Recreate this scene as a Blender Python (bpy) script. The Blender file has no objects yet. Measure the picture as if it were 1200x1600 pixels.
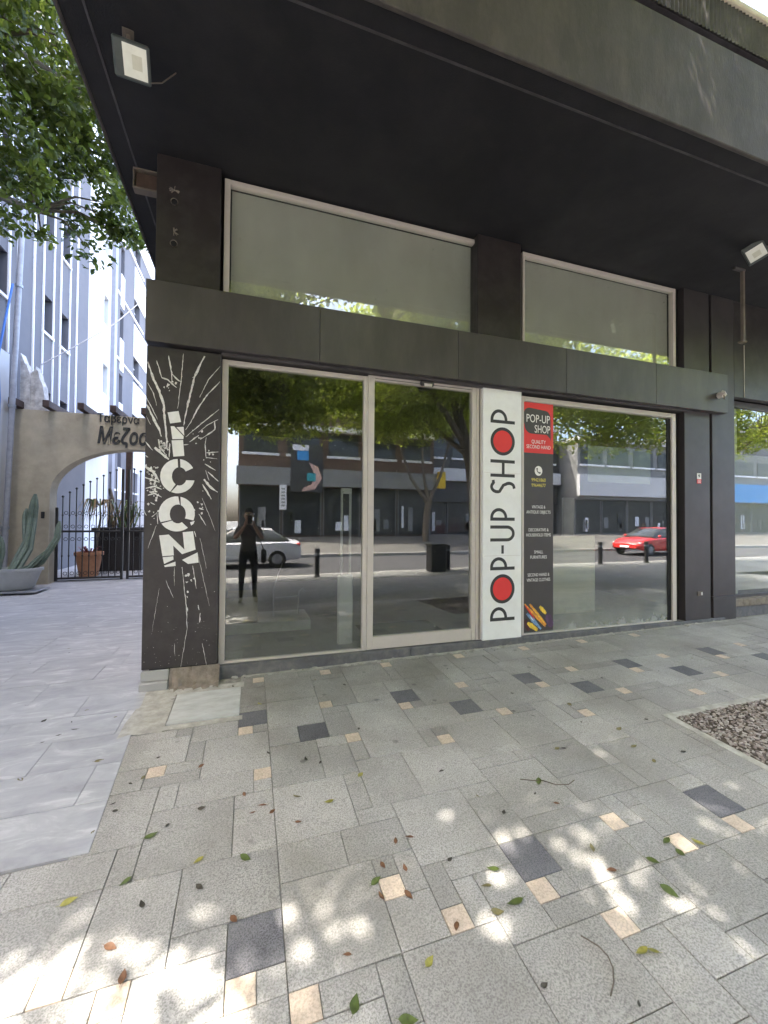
import bpy, bmesh, math, random
import numpy as np
from mathutils import Vector, Matrix

# ------------------------------------------------------------------ camera
scene = bpy.context.scene
COL = scene.collection
R = math.radians
CAM = Vector((0.0, -4.062, 1.45))
yaw, pitch, roll = R(18.04), R(1.0244), R(0.4158)
fw = Vector((math.sin(yaw) * math.cos(pitch), math.cos(yaw) * math.cos(pitch), math.sin(pitch)))
rt = Vector((math.cos(yaw), -math.sin(yaw), 0))
up = rt.cross(fw)
r2 = rt * math.cos(roll) + up * math.sin(roll)
u2 = -rt * math.sin(roll) + up * math.cos(roll)
cd = bpy.data.cameras.new('camera')
cam = bpy.data.objects.new('camera', cd)
COL.objects.link(cam)
cam.matrix_world = Matrix(((r2.x, u2.x, -fw.x, CAM.x), (r2.y, u2.y, -fw.y, CAM.y), (r2.z, u2.z, -fw.z, CAM.z), (0, 0, 0, 1)))
cd.sensor_fit = 'HORIZONTAL'
cd.sensor_width = 36.0
cd.lens = 643.03 / 1200 * 36.0
cd.clip_start = 0.02
cd.clip_end = 2000
scene.camera = cam

# ------------------------------------------------------------------ sky, sun, exposure
SUN_EL, SUN_AZ = R(60), R(240)          # azimuth clockwise from +Y: behind the camera, to its left
world = bpy.data.worlds.new('World')
scene.world = world
world.use_nodes = True
wn = world.node_tree.nodes
wl = world.node_tree.links
wn.clear()
sky = wn.new('ShaderNodeTexSky')
sky.sky_type = 'NISHITA'
sky.sun_disc = False
sky.sun_elevation = SUN_EL
sky.sun_rotation = SUN_AZ
sky.air_density = 0.7
sky.dust_density = 5.0
sky.ozone_density = 0.4
bg = wn.new('ShaderNodeBackground')
bg.inputs['Strength'].default_value = 0.15
wo = wn.new('ShaderNodeOutputWorld')
wl.new(sky.outputs[0], bg.inputs[0])
wl.new(bg.outputs[0], wo.inputs[0])
sd = bpy.data.lights.new('sun', 'SUN')
sd.energy = 2.05
sd.angle = R(0.53)
sd.color = (1.0, 0.94, 0.85)
sun = bpy.data.objects.new('sun', sd)
COL.objects.link(sun)
to_sun = Vector((math.sin(SUN_AZ) * math.cos(SUN_EL), math.cos(SUN_AZ) * math.cos(SUN_EL), math.sin(SUN_EL)))
sun.rotation_euler = to_sun.to_track_quat('Z', 'Y').to_euler()
sun.location = to_sun * 60
vs = scene.view_settings
vs.view_transform = 'Standard'
vs.look = 'None'
vs.gamma = 1.0
vs.exposure = 3.98
vs.use_curve_mapping = False
scene.cycles.max_bounces = 7
scene.cycles.diffuse_bounces = 4
scene.cycles.glossy_bounces = 4
scene.cycles.transparent_max_bounces = 10
scene.cycles.use_denoising = True
scene.cycles.sample_clamp_indirect = 6.0

rng = random.Random(7)

# ------------------------------------------------------------------ mesh helpers
class MB:
    def __init__(self):
        self.v, self.f, self.m = [], [], []
        self.mat = 0

    def add(self, vs_, fs_):
        o = len(self.v)
        self.v += [tuple(p) for p in vs_]
        for f in fs_:
            self.f.append([i + o for i in f])
            self.m.append(self.mat)
        return self

    def box(self, x0, x1, y0, y1, z0, z1):
        return self.add([(x0, y0, z0), (x1, y0, z0), (x1, y1, z0), (x0, y1, z0), (x0, y0, z1), (x1, y0, z1), (x1, y1, z1), (x0, y1, z1)],
                        [(0, 3, 2, 1), (4, 5, 6, 7), (0, 1, 5, 4), (1, 2, 6, 5), (2, 3, 7, 6), (3, 0, 4, 7)])

    def bbox(self, x0, x1, y0, y1, z0, z1, b=0.006):
        """box with chamfered edges"""
        bm = bmesh.new()
        bmesh.ops.create_cube(bm, size=1)
        for v in bm.verts:
            v.co = Vector((x0 + (v.co.x + .5) * (x1 - x0), y0 + (v.co.y + .5) * (y1 - y0), z0 + (v.co.z + .5) * (z1 - z0)))
        bmesh.ops.bevel(bm, geom=list(bm.edges), offset=b, segments=1, affect='EDGES', profile=0.5)
        bm.verts.index_update()
        self.add([v.co[:] for v in bm.verts], [[v.index for v in f.verts] for f in bm.faces])
        bm.free()
        return self

    def tube(self, pts, rad, n=8, cap=True):
        pts = [Vector(p) for p in pts]
        rads = rad if isinstance(rad, (list, tuple)) else [rad] * len(pts)
        rings = []
        t0 = (pts[1] - pts[0]).normalized()
        ref = Vector((0, 0, 1)) if abs(t0.z) < .9 else Vector((1, 0, 0))
        a = t0.cross(ref).normalized()
        vs_ = []
        for i, p in enumerate(pts):
            if i == 0: t = pts[1] - pts[0]
            elif i == len(pts) - 1: t = pts[-1] - pts[-2]
            else: t = (pts[i + 1] - pts[i]).normalized() + (pts[i] - pts[i - 1]).normalized()
            t.normalize()
            a = (a - t * a.dot(t))
            a = a.normalized() if a.length > 1e-6 else t.orthogonal().normalized()
            b = t.cross(a)
            for k in range(n):
                an = 2 * math.pi * k / n
                vs_.append(p + (a * math.cos(an) + b * math.sin(an)) * rads[i])
        fs_ = []
        for i in range(len(pts) - 1):
            for k in range(n):
                fs_.append((i * n + k, i * n + (k + 1) % n, (i + 1) * n + (k + 1) % n, (i + 1) * n + k))
        if cap:
            fs_.append(tuple(range(n - 1, -1, -1)))
            fs_.append(tuple((len(pts) - 1) * n + k for k in range(n)))
        return self.add(vs_, fs_)

    def lathe(self, prof, c=(0, 0, 0), n=20):
        vs_, fs_ = [], []
        for r_, z in prof:
            for k in range(n):
                an = 2 * math.pi * k / n
                vs_.append((c[0] + r_ * math.cos(an), c[1] + r_ * math.sin(an), c[2] + z))
        for i in range(len(prof) - 1):
            for k in range(n):
                fs_.append((i * n + k, i * n + (k + 1) % n, (i + 1) * n + (k + 1) % n, (i + 1) * n + k))
        return self.add(vs_, fs_)

    def prism_xz(self, poly, y0, y1):
        """polygon in (x, z) as seen from -Y, between y0 (front) and y1"""
        n = len(poly)
        vs_ = [(p[0], y0, p[1]) for p in poly] + [(p[0], y1, p[1]) for p in poly]
        ar = sum(poly[i][0] * poly[(i + 1) % n][1] - poly[(i + 1) % n][0] * poly[i][1] for i in range(n))
        fr = tuple(range(n)) if ar > 0 else tuple(range(n - 1, -1, -1))
        fs_ = [fr, tuple(n + i for i in reversed(fr))]
        for i in range(n):
            j = (i + 1) % n
            fs_.append((j, i, n + i, n + j) if ar > 0 else (i, j, n + j, n + i))
        return self.add(vs_, fs_)

    def ball(self, c, r_, seg=8, rings=5, sq=(1, 1, 1)):
        vs_, fs_ = [(c[0], c[1], c[2] - r_ * sq[2])], []
        for i in range(1, rings):
            ph = -math.pi / 2 + math.pi * i / rings
            for k in range(seg):
                an = 2 * math.pi * k / seg
                vs_.append((c[0] + r_ * sq[0] * math.cos(ph) * math.cos(an), c[1] + r_ * sq[1] * math.cos(ph) * math.sin(an), c[2] + r_ * sq[2] * math.sin(ph)))
        vs_.append((c[0], c[1], c[2] + r_ * sq[2]))
        for k in range(seg): fs_.append((0, 1 + (k + 1) % seg, 1 + k))
        for i in range(rings - 2):
            for k in range(seg):
                a = 1 + i * seg
                fs_.append((a + k, a + (k + 1) % seg, a + seg + (k + 1) % seg, a + seg + k))
        a = 1 + (rings - 2) * seg
        for k in range(seg): fs_.append((a + k, a + (k + 1) % seg, len(vs_) - 1))
        return self.add(vs_, fs_)

    def mesh(self, name, mats, smooth=False):
        me = bpy.data.meshes.new(name)
        me.from_pydata(self.v, [], self.f)
        for m in (mats if isinstance(mats, (list, tuple)) else [mats]):
            me.materials.append(m)
        if isinstance(mats, (list, tuple)) and len(mats) > 1:
            me.polygons.foreach_set('material_index', self.m)
        if smooth:
            me.polygons.foreach_set('use_smooth', [True] * len(me.polygons))
            try: me.set_sharp_from_angle(angle=R(35))
            except Exception: pass
        me.update()
        return me

    def build(self, name, mats, parent=None, smooth=False, **kw):
        o = bpy.data.objects.new(name, self.mesh(name, mats, smooth))
        COL.objects.link(o)
        if parent is not None: o.parent = parent
        tag(o, **kw)
        return o


def tag(o, label=None, cat=None, group=None, kind=None):
    if label: o['label'] = label
    if cat: o['category'] = cat
    if group: o['group'] = group
    if kind: o['kind'] = kind
    return o


def empty(name, loc=(0, 0, 0), rz=0.0, **kw):
    o = bpy.data.objects.new(name, None)
    COL.objects.link(o)
    o.location = loc
    o.rotation_euler = (0, 0, rz)
    o.empty_display_size = .1
    return tag(o, **kw)


def copy_tree(o, parent=None):
    c = o.copy()
    COL.objects.link(c)
    c.parent = parent
    for ch in list(o.children):
        copy_tree(ch, c)
    return c


def text(name, body, mat, size, parent, frame, width=None, ext=0.0006, align='CENTER', bold=0.0, xscale=1.0, shear=0.0):
    """frame = (origin, right, up) world vectors; flat lettering"""
    cu = bpy.data.curves.new(name, 'FONT')
    cu.body = body
    cu.size = size
    cu.align_x = align
    cu.align_y = 'CENTER'
    cu.extrude = ext
    cu.offset = bold
    cu.resolution_u = 3
    cu.shear = shear
    cu.materials.append(mat)
    o = bpy.data.objects.new(name, cu)
    COL.objects.link(o)
    org, rgt, upv = (Vector(a) for a in frame)
    nrm = rgt.cross(upv)
    o.matrix_world = Matrix(((rgt.x, upv.x, nrm.x, org.x), (rgt.y, upv.y, nrm.y, org.y), (rgt.z, upv.z, nrm.z, org.z), (0, 0, 0, 1)))
    s = xscale
    if width:
        bpy.context.view_layer.update()
        s = width / max(o.dimensions.x, 1e-4)
    me = None
    dg = bpy.context.evaluated_depsgraph_get()
    me = bpy.data.meshes.new_from_object(o.evaluated_get(dg))
    mw = o.matrix_world.copy()
    bpy.data.objects.remove(o)
    me.transform(mw @ Matrix.Diagonal((s, 1, 1, 1)))
    ob = bpy.data.objects.new(name, me)
    COL.objects.link(ob)
    if parent is not None: ob.parent = parent
    return ob

# ------------------------------------------------------------------ materials
def newmat(name):
    m = bpy.data.materials.new(name)
    m.use_nodes = True
    nt = m.node_tree
    nt.nodes.clear()
    out = nt.nodes.new('ShaderNodeOutputMaterial')
    return m, nt, out


def N(nt, t, **kw):
    n = nt.nodes.new(t)
    for k, v in kw.items():
        if k in n.inputs: n.inputs[k].default_value = v
        else: setattr(n, k, v)
    return n


def pos_noise(nt, scale, detail=4.0, rough=.55, stretch=(1, 1, 1)):
    g = N(nt, 'ShaderNodeNewGeometry')
    mp = N(nt, 'ShaderNodeMapping')
    mp.inputs['Scale'].default_value = stretch
    nt.links.new(g.outputs['Position'], mp.inputs[0])
    t = N(nt, 'ShaderNodeTexNoise')
    t.inputs['Scale'].default_value = scale
    t.inputs['Detail'].default_value = detail
    t.inputs['Roughness'].default_value = rough
    nt.links.new(mp.outputs[0], t.inputs['Vector'])
    return t


def ramp(nt, src, stops):
    r_ = N(nt, 'ShaderNodeValToRGB')
    el = r_.color_ramp.elements
    while len(el) > 1: el.remove(el[-1])
    el[0].position, el[0].color = stops[0][0], (*stops[0][1], 1)
    for p, c in stops[1:]:
        e = el.new(p)
        e.color = (*c, 1)
    nt.links.new(src, r_.inputs[0])
    return r_


def mixc(nt, fac, a, b, mode='MIX'):
    mx = N(nt, 'ShaderNodeMix', data_type='RGBA', blend_type=mode)
    for sock, val in ((0, fac), (6, a), (7, b)):
        if isinstance(val, bpy.types.NodeSocket): nt.links.new(val, mx.inputs[sock])
        elif sock == 0: mx.inputs[0].default_value = val
        else: mx.inputs[sock].default_value = (*val, 1) if len(val) == 3 else val
    return mx.outputs[2]


def M(name, col, rough=.6, var=.18, scale=6.0, bump=.0, bscale=60., metal=0., spec=.5, stretch=(1, 1, 1), dirt=None, dirt_amt=.0,
      dirt_scale=3., spots=0., speck=None, speck_scale=180., speck_amt=.0, objvar=0., emit=None, estr=0., coat=0.):
    m, nt, out = newmat(name)
    b = N(nt, 'ShaderNodeBsdfPrincipled')
    b.inputs['Metallic'].default_value = metal
    b.inputs['Specular IOR Level'].default_value = spec
    b.inputs['Coat Weight'].default_value = coat
    n1 = pos_noise(nt, scale, 5, .6, stretch)
    dk = tuple(max(0, c * (1 - var)) for c in col)
    lt = tuple(min(1, c * (1 + var)) for c in col)
    c = ramp(nt, n1.outputs['Fac'], [(.3, dk), (.7, lt)]).outputs[0]
    if speck_amt:
        n2 = pos_noise(nt, speck_scale, 2, .7)
        fr = ramp(nt, n2.outputs['Fac'], [(.38, tuple(x * (1 - speck_amt) for x in (1, 1, 1))), (.5, (1, 1, 1)), (.62, tuple(1 + speck_amt * .6 for _ in range(3)))])
        c = mixc(nt, 1.0, c, fr.outputs[0], 'MULTIPLY')
    if dirt_amt:
        n3 = pos_noise(nt, dirt_scale, 8, .68, stretch)
        fr = ramp(nt, n3.outputs['Fac'], [(.45, (0, 0, 0)), (.72, (dirt_amt,) * 3)])
        c = mixc(nt, fr.outputs[0], c, dirt or tuple(x * .4 for x in col))
    if spots:
        g_ = N(nt, 'ShaderNodeNewGeometry')
        vo = N(nt, 'ShaderNodeTexVoronoi')
        vo.inputs['Scale'].default_value = 3.1
        vo.inputs['Randomness'].default_value = 1.0
        nt.links.new(g_.outputs['Position'], vo.inputs['Vector'])
        fr = ramp(nt, vo.outputs['Distance'], [(.045, (spots,) * 3), (.075, (0, 0, 0))])
        c = mixc(nt, fr.outputs[0], c, tuple(x * .35 for x in col))
        st = pos_noise(nt, .9, 3, .5)
        fr = ramp(nt, st.outputs['Fac'], [(.42, (1, 1, 1)), (.68, (.78, .765, .73))])
        c = mixc(nt, 1.0, c, fr.outputs[0], 'MULTIPLY')
    if objvar:
        oi = N(nt, 'ShaderNodeObjectInfo')
        fr = ramp(nt, oi.outputs['Random'], [(0, (1 - objvar,) * 3), (1, (1 + objvar,) * 3)])
        c = mixc(nt, 1.0, c, fr.outputs[0], 'MULTIPLY')
    nt.links.new(c, b.inputs['Base Color'])
    n4 = pos_noise(nt, scale * 3, 4)
    rr = N(nt, 'ShaderNodeMapRange')
    rr.inputs['To Min'].default_value = max(.02, rough - .1)
    rr.inputs['To Max'].default_value = min(1, rough + .12)
    nt.links.new(n4.outputs['Fac'], rr.inputs['Value'])
    nt.links.new(rr.outputs[0], b.inputs['Roughness'])
    if bump:
        n5 = pos_noise(nt, bscale, 5, .6, stretch)
        bp = N(nt, 'ShaderNodeBump')
        bp.inputs['Strength'].default_value = bump
        bp.inputs['Distance'].default_value = .01
        nt.links.new(n5.outputs['Fac'], bp.inputs['Height'])
        nt.links.new(bp.outputs[0], b.inputs['Normal'])
    if emit:
        b.inputs['Emission Color'].default_value = (*emit, 1)
        b.inputs['Emission Strength'].default_value = estr
    nt.links.new(b.outputs[0], out.inputs[0])
    return m


def glass_mat(name, tint=(.72, .76, .72), ior=2.0, dust=.0, dust_top=.6, dust_col=(.55, .56, .52), film=.03, wob=.0):
    m, nt, out = newmat(name)
    tr = N(nt, 'ShaderNodeBsdfTransparent')
    tr.inputs[0].default_value = (*tint, 1)
    gl = N(nt, 'ShaderNodeBsdfGlossy')
    gl.inputs['Roughness'].default_value = 0.0
    gl.inputs['Color'].default_value = (1, 1, 1, 1)
    lw = N(nt, 'ShaderNodeLayerWeight')
    lw.inputs['Blend'].default_value = .5
    pw = N(nt, 'ShaderNodeMath', operation='POWER')
    pw.inputs[1].default_value = 4.0
    nt.links.new(lw.outputs['Facing'], pw.inputs[0])
    fr = N(nt, 'ShaderNodeMapRange')
    fr.inputs['To Min'].default_value = ((ior - 1) / (ior + 1)) ** 2
    fr.inputs['To Max'].default_value = 1.0
    nt.links.new(pw.outputs[0], fr.inputs['Value'])
    if wob:
        n5 = pos_noise(nt, 1.3, 1)
        bp = N(nt, 'ShaderNodeBump')
        bp.inputs['Strength'].default_value = wob
        bp.inputs['Distance'].default_value = .02
        nt.links.new(n5.outputs['Fac'], bp.inputs['Height'])
        nt.links.new(bp.outputs[0], gl.inputs['Normal'])
    mx = N(nt, 'ShaderNodeMixShader')
    nt.links.new(fr.outputs[0], mx.inputs[0])
    nt.links.new(tr.outputs[0], mx.inputs[1])
    nt.links.new(gl.outputs[0], mx.inputs[2])
    # settled dust: thin film everywhere, thicker towards the bottom edge, blotchy
    g = N(nt, 'ShaderNodeNewGeometry')
    sp = N(nt, 'ShaderNodeSeparateXYZ')
    nt.links.new(g.outputs['Position'], sp.inputs[0])
    mr = N(nt, 'ShaderNodeMapRange')
    mr.inputs['From Min'].default_value = .1
    mr.inputs['From Max'].default_value = dust_top
    mr.inputs['To Min'].default_value = dust
    mr.inputs['To Max'].default_value = 0
    nt.links.new(sp.outputs['Z'], mr.inputs['Value'])
    nz = pos_noise(nt, 5, 6, .7)
    mu = N(nt, 'ShaderNodeMath', operation='MULTIPLY')
    nt.links.new(mr.outputs[0], mu.inputs[0])
    nt.links.new(nz.outputs['Fac'], mu.inputs[1])
    sm = pos_noise(nt, 2.2, 5, .6, (1, 1, .25))
    s2 = ramp(nt, sm.outputs['Fac'], [(.4, (film * .4,) * 3), (.75, (film * 1.8,) * 3)])
    spk = pos_noise(nt, 38, 1, .5)
    s3 = ramp(nt, spk.outputs['Fac'], [(.76, (0, 0, 0)), (.8, (.35, .35, .35))])
    ad = N(nt, 'ShaderNodeMath', operation='ADD')
    nt.links.new(mu.outputs[0], ad.inputs[0])
    nt.links.new(s2.outputs[0], ad.inputs[1])
    ad2 = N(nt, 'ShaderNodeMath', operation='ADD')
    ad2.use_clamp = True
    nt.links.new(ad.outputs[0], ad2.inputs[0])
    nt.links.new(s3.outputs[0], ad2.inputs[1])
    df = N(nt, 'ShaderNodeBsdfDiffuse')
    df.inputs[0].default_value = (*dust_col, 1)
    m2 = N(nt, 'ShaderNodeMixShader')
    nt.links.new(ad2.outputs[0], m2.inputs[0])
    nt.links.new(mx.outputs[0], m2.inputs[1])
    nt.links.new(df.outputs[0], m2.inputs[2])
    nt.links.new(m2.outputs[0], out.inputs[0])
    return m


def leaf_mat(name, dark, light, trans=.45):
    m, nt, out = newmat(name)
    at = N(nt, 'ShaderNodeAttribute', attribute_name='tint')
    c = ramp(nt, at.outputs['Fac'], [(0, dark), (.6, tuple((a + b) / 2 for a, b in zip(dark, light))), (1, light)]).outputs[0]
    b = N(nt, 'ShaderNodeBsdfPrincipled')
    b.inputs['Roughness'].default_value = .38
    nt.links.new(c, b.inputs['Base Color'])
    tl = N(nt, 'ShaderNodeBsdfTranslucent')
    tc = mixc(nt, 1.0, c, (1.5, 1.55, .75), 'MULTIPLY')
    nt.links.new(tc, tl.inputs[0])
    mx = N(nt, 'ShaderNodeMixShader')
    mx.inputs[0].default_value = trans
    nt.links.new(b.outputs[0], mx.inputs[1])
    nt.links.new(tl.outputs[0], mx.inputs[2])
    nt.links.new(mx.outputs[0], out.inputs[0])
    return m


MT = {}
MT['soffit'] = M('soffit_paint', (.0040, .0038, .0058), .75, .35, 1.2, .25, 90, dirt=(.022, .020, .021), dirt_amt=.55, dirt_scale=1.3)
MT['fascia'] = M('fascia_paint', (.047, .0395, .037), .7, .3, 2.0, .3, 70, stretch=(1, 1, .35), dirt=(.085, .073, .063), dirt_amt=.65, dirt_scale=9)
MT['rib'] = M('ribbed_metal', (.042, .036, .040), .55, .25, 9, .15, 60, dirt=(.14, .14, .14), dirt_amt=.35, dirt_scale=5)
MT['cap'] = M('cream_cap', (.55, .5, .38), .7, .15, 5)
MT['black_panel'] = M('black_panel', (.0245, .0195, .0195), .42, .2, 3, .05, 120, dirt=(.055, .049, .046), dirt_amt=.6, dirt_scale=5)
MT['grey_panel'] = M('grey_panel', (.053, .0465, .0475), .36, .15, 2.5, .04, 90, dirt=(.09, .08, .075), dirt_amt=.65, dirt_scale=4, stretch=(1, 1, .3))
MT['pilaster'] = M('pilaster_panel', (.039, .0335, .034), .42, .2, 2.2, .0, 60, dirt=(.06, .056, .055), dirt_amt=.4, dirt_scale=2)
MT['frame'] = M('aluminium_frame', (.56, .51, .46), .5, .1, 9, .05, 80, metal=.15, dirt=(.3, .26, .22), dirt_amt=.35, dirt_scale=9)
MT['frame_dark'] = M('dark_trim', (.06, .055, .055), .5, .2, 8)
MT['gap'] = M('black_gap', (.006, .006, .006), .8, .1, 5)
MT['glass'] = glass_mat('window_glass', (.8, .82, .8), 1.92, .22, .5, film=.006)
MT['glass_dusty'] = glass_mat('dusty_window_glass', (.82, .84, .82), 1.92, .75, .6, film=.012)
MT['glass_up'] = glass_mat('upper_window_glass', (.95, .97, .95), 1.85, .0, .2, film=.03)
MT['blind'] = M('grey_green_board', (.42, .40, .365), .8, .14, .8, 0)
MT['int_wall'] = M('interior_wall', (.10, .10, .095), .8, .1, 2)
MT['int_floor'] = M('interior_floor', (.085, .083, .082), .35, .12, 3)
MT['sill'] = M('dark_stone_sill', (.10, .10, .105), .6, .25, 7, .2, 90, dirt=(.26, .24, .21), dirt_amt=.5, dirt_scale=8)
MT['concrete'] = M('rough_concrete', (.185, .155, .125), .9, .35, 14, 1.0, 45, dirt=(.33, .29, .23), dirt_amt=.5, dirt_scale=12)
MT['stone_plinth'] = M('grey_plinth_tile', (.36, .355, .34), .7, .12, 9, .1, 60, dirt=(.2, .19, .17), dirt_amt=.4, dirt_scale=9)
MT['white_paint'] = M('white_sign', (.80, .80, .77), .45, .04, 2, 0, dirt=(.55, .53, .48), dirt_amt=.25, dirt_scale=5)
MT['print_white'] = M('white_print', (.74, .73, .70), .55, .06, 20, 0)
MT['print_crack'] = M('white_crack_print', (.68, .67, .64), .55, .2, 60, 0, dirt=(.2, .19, .17), dirt_amt=.55, dirt_scale=55)
MT['print_black'] = M('black_print', (.035, .035, .033), .5, .08, 10)
MT['print_dark'] = M('charcoal_print', (.055, .05, .047), .38, .1, 3)
MT['print_red'] = M('red_print', (.68, .035, .03), .45, .05, 5)
MT['print_pale'] = M('pale_print', (.78, .76, .72), .5, .02, 5)
MT['print_yellow'] = M('yellow_print', (.70, .58, .12), .5, .05, 5)
MT['print_orange'] = M('orange_brush', (.75, .30, .04), .5, .45, 40, stretch=(1, 1, 1))
MT['print_amber'] = M('amber_brush', (.78, .50, .05), .5, .35, 40)
MT['print_blue'] = M('blue_brush', (.17, .30, .5), .5, .45, 40)
MT['print_purple'] = M('purple_smudge', (.10, .055, .11), .5, .4, 12)
MT['print_maroon'] = M('maroon_smudge', (.09, .03, .03), .5, .5, 12)
MT['granite'] = M('granite_slab', (.365, .352, .330), .72, .10, 2.2, .25, 260, speck_amt=.36, speck_scale=150, dirt=(.22, .207, .188), dirt_amt=.6, dirt_scale=1.7, objvar=.13, spots=.6)
MT['granite_dark'] = M('dark_granite_slab', (.125, .122, .130), .68, .12, 4, .2, 260, speck_amt=.5, speck_scale=190, dirt=(.2, .2, .2), dirt_amt=.3, dirt_scale=5, objvar=.1)
MT['granite_cream'] = M('cream_slab', (.60, .49, .385), .7, .12, 8, .2, 200, speck_amt=.18, speck_scale=110, dirt=(.3, .24, .17), dirt_amt=.35, dirt_scale=9, objvar=.08)
MT['joint'] = M('sandy_joint', (.24, .23, .20), .95, .35, 22, .4, 120, dirt=(.06, .055, .045), dirt_amt=.7, dirt_scale=9)
MT['pave_far'] = M('far_paving', (.17, .17, .16), .8, .2, 1.5, .2, 60, speck_amt=.3, speck_scale=60)
MT['hatch'] = M('hatch_slab', (.46, .47, .45), .7, .12, 6, .15, 60, dirt=(.28, .26, .22), dirt_amt=.45, dirt_scale=7, stretch=(1, 2.5, 1))
MT['mortar'] = M('pale_mortar', (.40, .385, .34), .95, .25, 14, .5, 90, dirt=(.2, .18, .15), dirt_amt=.5, dirt_scale=10)
MT['alley_joint'] = M('alley_joint', (.22, .22, .22), .95, .3, 22)
MT['opp_pave'] = M('opposite_paving', (.10, .095, .085), .85, .25, 1.2)  # albedo lowered in place of shade on the far pavement
MT['asphalt'] = M('asphalt', (.042, .042, .044), .9, .2, 3, .3, 120)  # darkened together with the opposite paving, in place of street shade
MT['kerb'] = M('kerb_stone', (.33, .32, .30), .85, .12, 4, .2, 60)
MT['pebble'] = M('gravel_stone', (.30, .26, .225), .8, .35, 30, .1, 90)
MT['soil'] = M('dark_soil', (.07, .055, .04), .95, .3, 20, .5, 60)
MT['render_beige'] = M('beige_render', (.44, .385, .285), .9, .14, 2.2, .25, 60, dirt=(.28, .235, .17), dirt_amt=.5, dirt_scale=2.6)
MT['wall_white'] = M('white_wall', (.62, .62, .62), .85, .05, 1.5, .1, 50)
MT['wall_lav'] = M('lavender_grey_wall', (.135, .134, .148), .85, .06, 1.2, .1, 50)
MT['trim_white'] = M('white_trim', (.85, .85, .87), .7, .03, 3)
MT['win_dark'] = M('dark_window', (.08, .085, .11), .25, .2, 3)
MT['win_grey'] = M('grey_window', (.25, .255, .29), .4, .1, 3)
MT['wood_dark'] = M('dark_beam', (.055, .032, .024), .7, .3, 12, .3, 40)
MT['iron'] = M('black_iron', (.016, .015, .015), .5, .2, 20)
MT['steel'] = M('grey_steel', (.30, .31, .33), .4, .1, 12, metal=.6)
MT['pipe'] = M('grey_pipe', (.33, .33, .35), .5, .15, 10, metal=.2)
MT['blue'] = M('blue_cable', (.05, .16, .5), .5, .1, 10)
MT['terracotta'] = M('terracotta', (.45, .22, .12), .8, .15, 12, .15, 60)
MT['planter'] = M('grey_planter', (.42, .43, .44), .6, .1, 8)
MT['wicker'] = M('dark_wicker', (.03, .026, .025), .7, .3, 40, .5, 90)
MT['cactus'] = M('cactus_skin', (.115, .15, .115), .6, .2, 14, .1, 60)
MT['bark'] = M('bark', (.13, .105, .08), .9, .3, 9, .6, 30, stretch=(1, 1, .3))
MT['dry'] = M('dry_leaf', (.34, .24, .13), .8, .25, 12)
MT['leafgreen'] = M('green_blade', (.10, .15, .05), .5, .3, 9)
MT['lamp_body'] = M('floodlight_body', (.06, .07, .068), .5, .15, 20)
MT['lamp_glass'] = M('floodlight_reflector', (.8, .8, .72), .3, .05, 20)
MT['lamp_led'] = M('led_plate', (.62, .61, .5), .4, .05, 40)
MT['conduit'] = M('brown_conduit', (.13, .105, .085), .6, .2, 10)
MT['marble'] = None
MT['fallen_g'] = M('fallen_green', (.085, .115, .025), .5, .3, 60)
MT['fallen_y'] = M('fallen_yellow', (.27, .25, .05), .5, .25, 60)
MT['fallen_b'] = M('fallen_brown', (.16, .075, .035), .6, .35, 60)
MT['fallen_d'] = M('fallen_dark', (.045, .038, .025), .6, .35, 60)
MT['fallen_o'] = M('fallen_olive', (.15, .13, .05), .55, .3, 60)


def marble_mat():
    m, nt, out = newmat('grey_marble')
    b = N(nt, 'ShaderNodeBsdfPrincipled')
    oi = N(nt, 'ShaderNodeObjectInfo')
    g = N(nt, 'ShaderNodeNewGeometry')
    ad = N(nt, 'ShaderNodeVectorMath', operation='MULTIPLY_ADD')
    cb = N(nt, 'ShaderNodeCombineXYZ')
    for i in range(3): nt.links.new(oi.outputs['Random'], cb.inputs[i])
    ad.inputs[1].default_value = (17, 9, 5)
    nt.links.new(cb.outputs[0], ad.inputs[0])
    nt.links.new(g.outputs['Position'], ad.inputs[2])
    mp = N(nt, 'ShaderNodeMapping')
    mp.inputs['Rotation'].default_value = (0, 0, R(28))
    mp.inputs['Scale'].default_value = (1.2, 3.2, 1)
    nt.links.new(ad.outputs[0], mp.inputs[0])
    t = N(nt, 'ShaderNodeTexNoise')
    t.inputs['Scale'].default_value = 2.2
    t.inputs['Detail'].default_value = 9
    t.inputs['Roughness'].default_value = .62
    t.inputs['Distortion'].default_value = 1.1
    nt.links.new(mp.outputs[0], t.inputs['Vector'])
    c = ramp(nt, t.outputs['Fac'], [(.25, (.26, .26, .27)), (.45, (.33, .33, .34)), (.56, (.37, .37, .375)), (.66, (.48, .48, .48)), (.8, (.34, .34, .35))]).outputs[0]
    fr = ramp(nt, oi.outputs['Random'], [(0, (.93,) * 3), (1, (1.05,) * 3)])
    c = mixc(nt, 1.0, c, fr.outputs[0], 'MULTIPLY')
    n3 = pos_noise(nt, 3.0, 8, .7)
    d = ramp(nt, n3.outputs['Fac'], [(.5, (0, 0, 0)), (.75, (.35,) * 3)])
    c = mixc(nt, d.outputs[0], c, (.17, .165, .16))
    nt.links.new(c, b.inputs['Base Color'])
    b.inputs['Roughness'].default_value = .5
    nt.links.new(b.outputs[0], out.inputs[0])
    return m


MT['marble'] = marble_mat()


# ------------------------------------------------------------------ ground shape
def gz(x, y):
    a = .0114 * min(max(x, -3), 9)
    if y > -4.6: return a + .0507 * min(y, .3) + .018
    return a - .0507 * 4.6 + .02 * (y + 4.6) + .018


TILT = (math.atan(.0507), -math.atan(.0114), 0)


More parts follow.
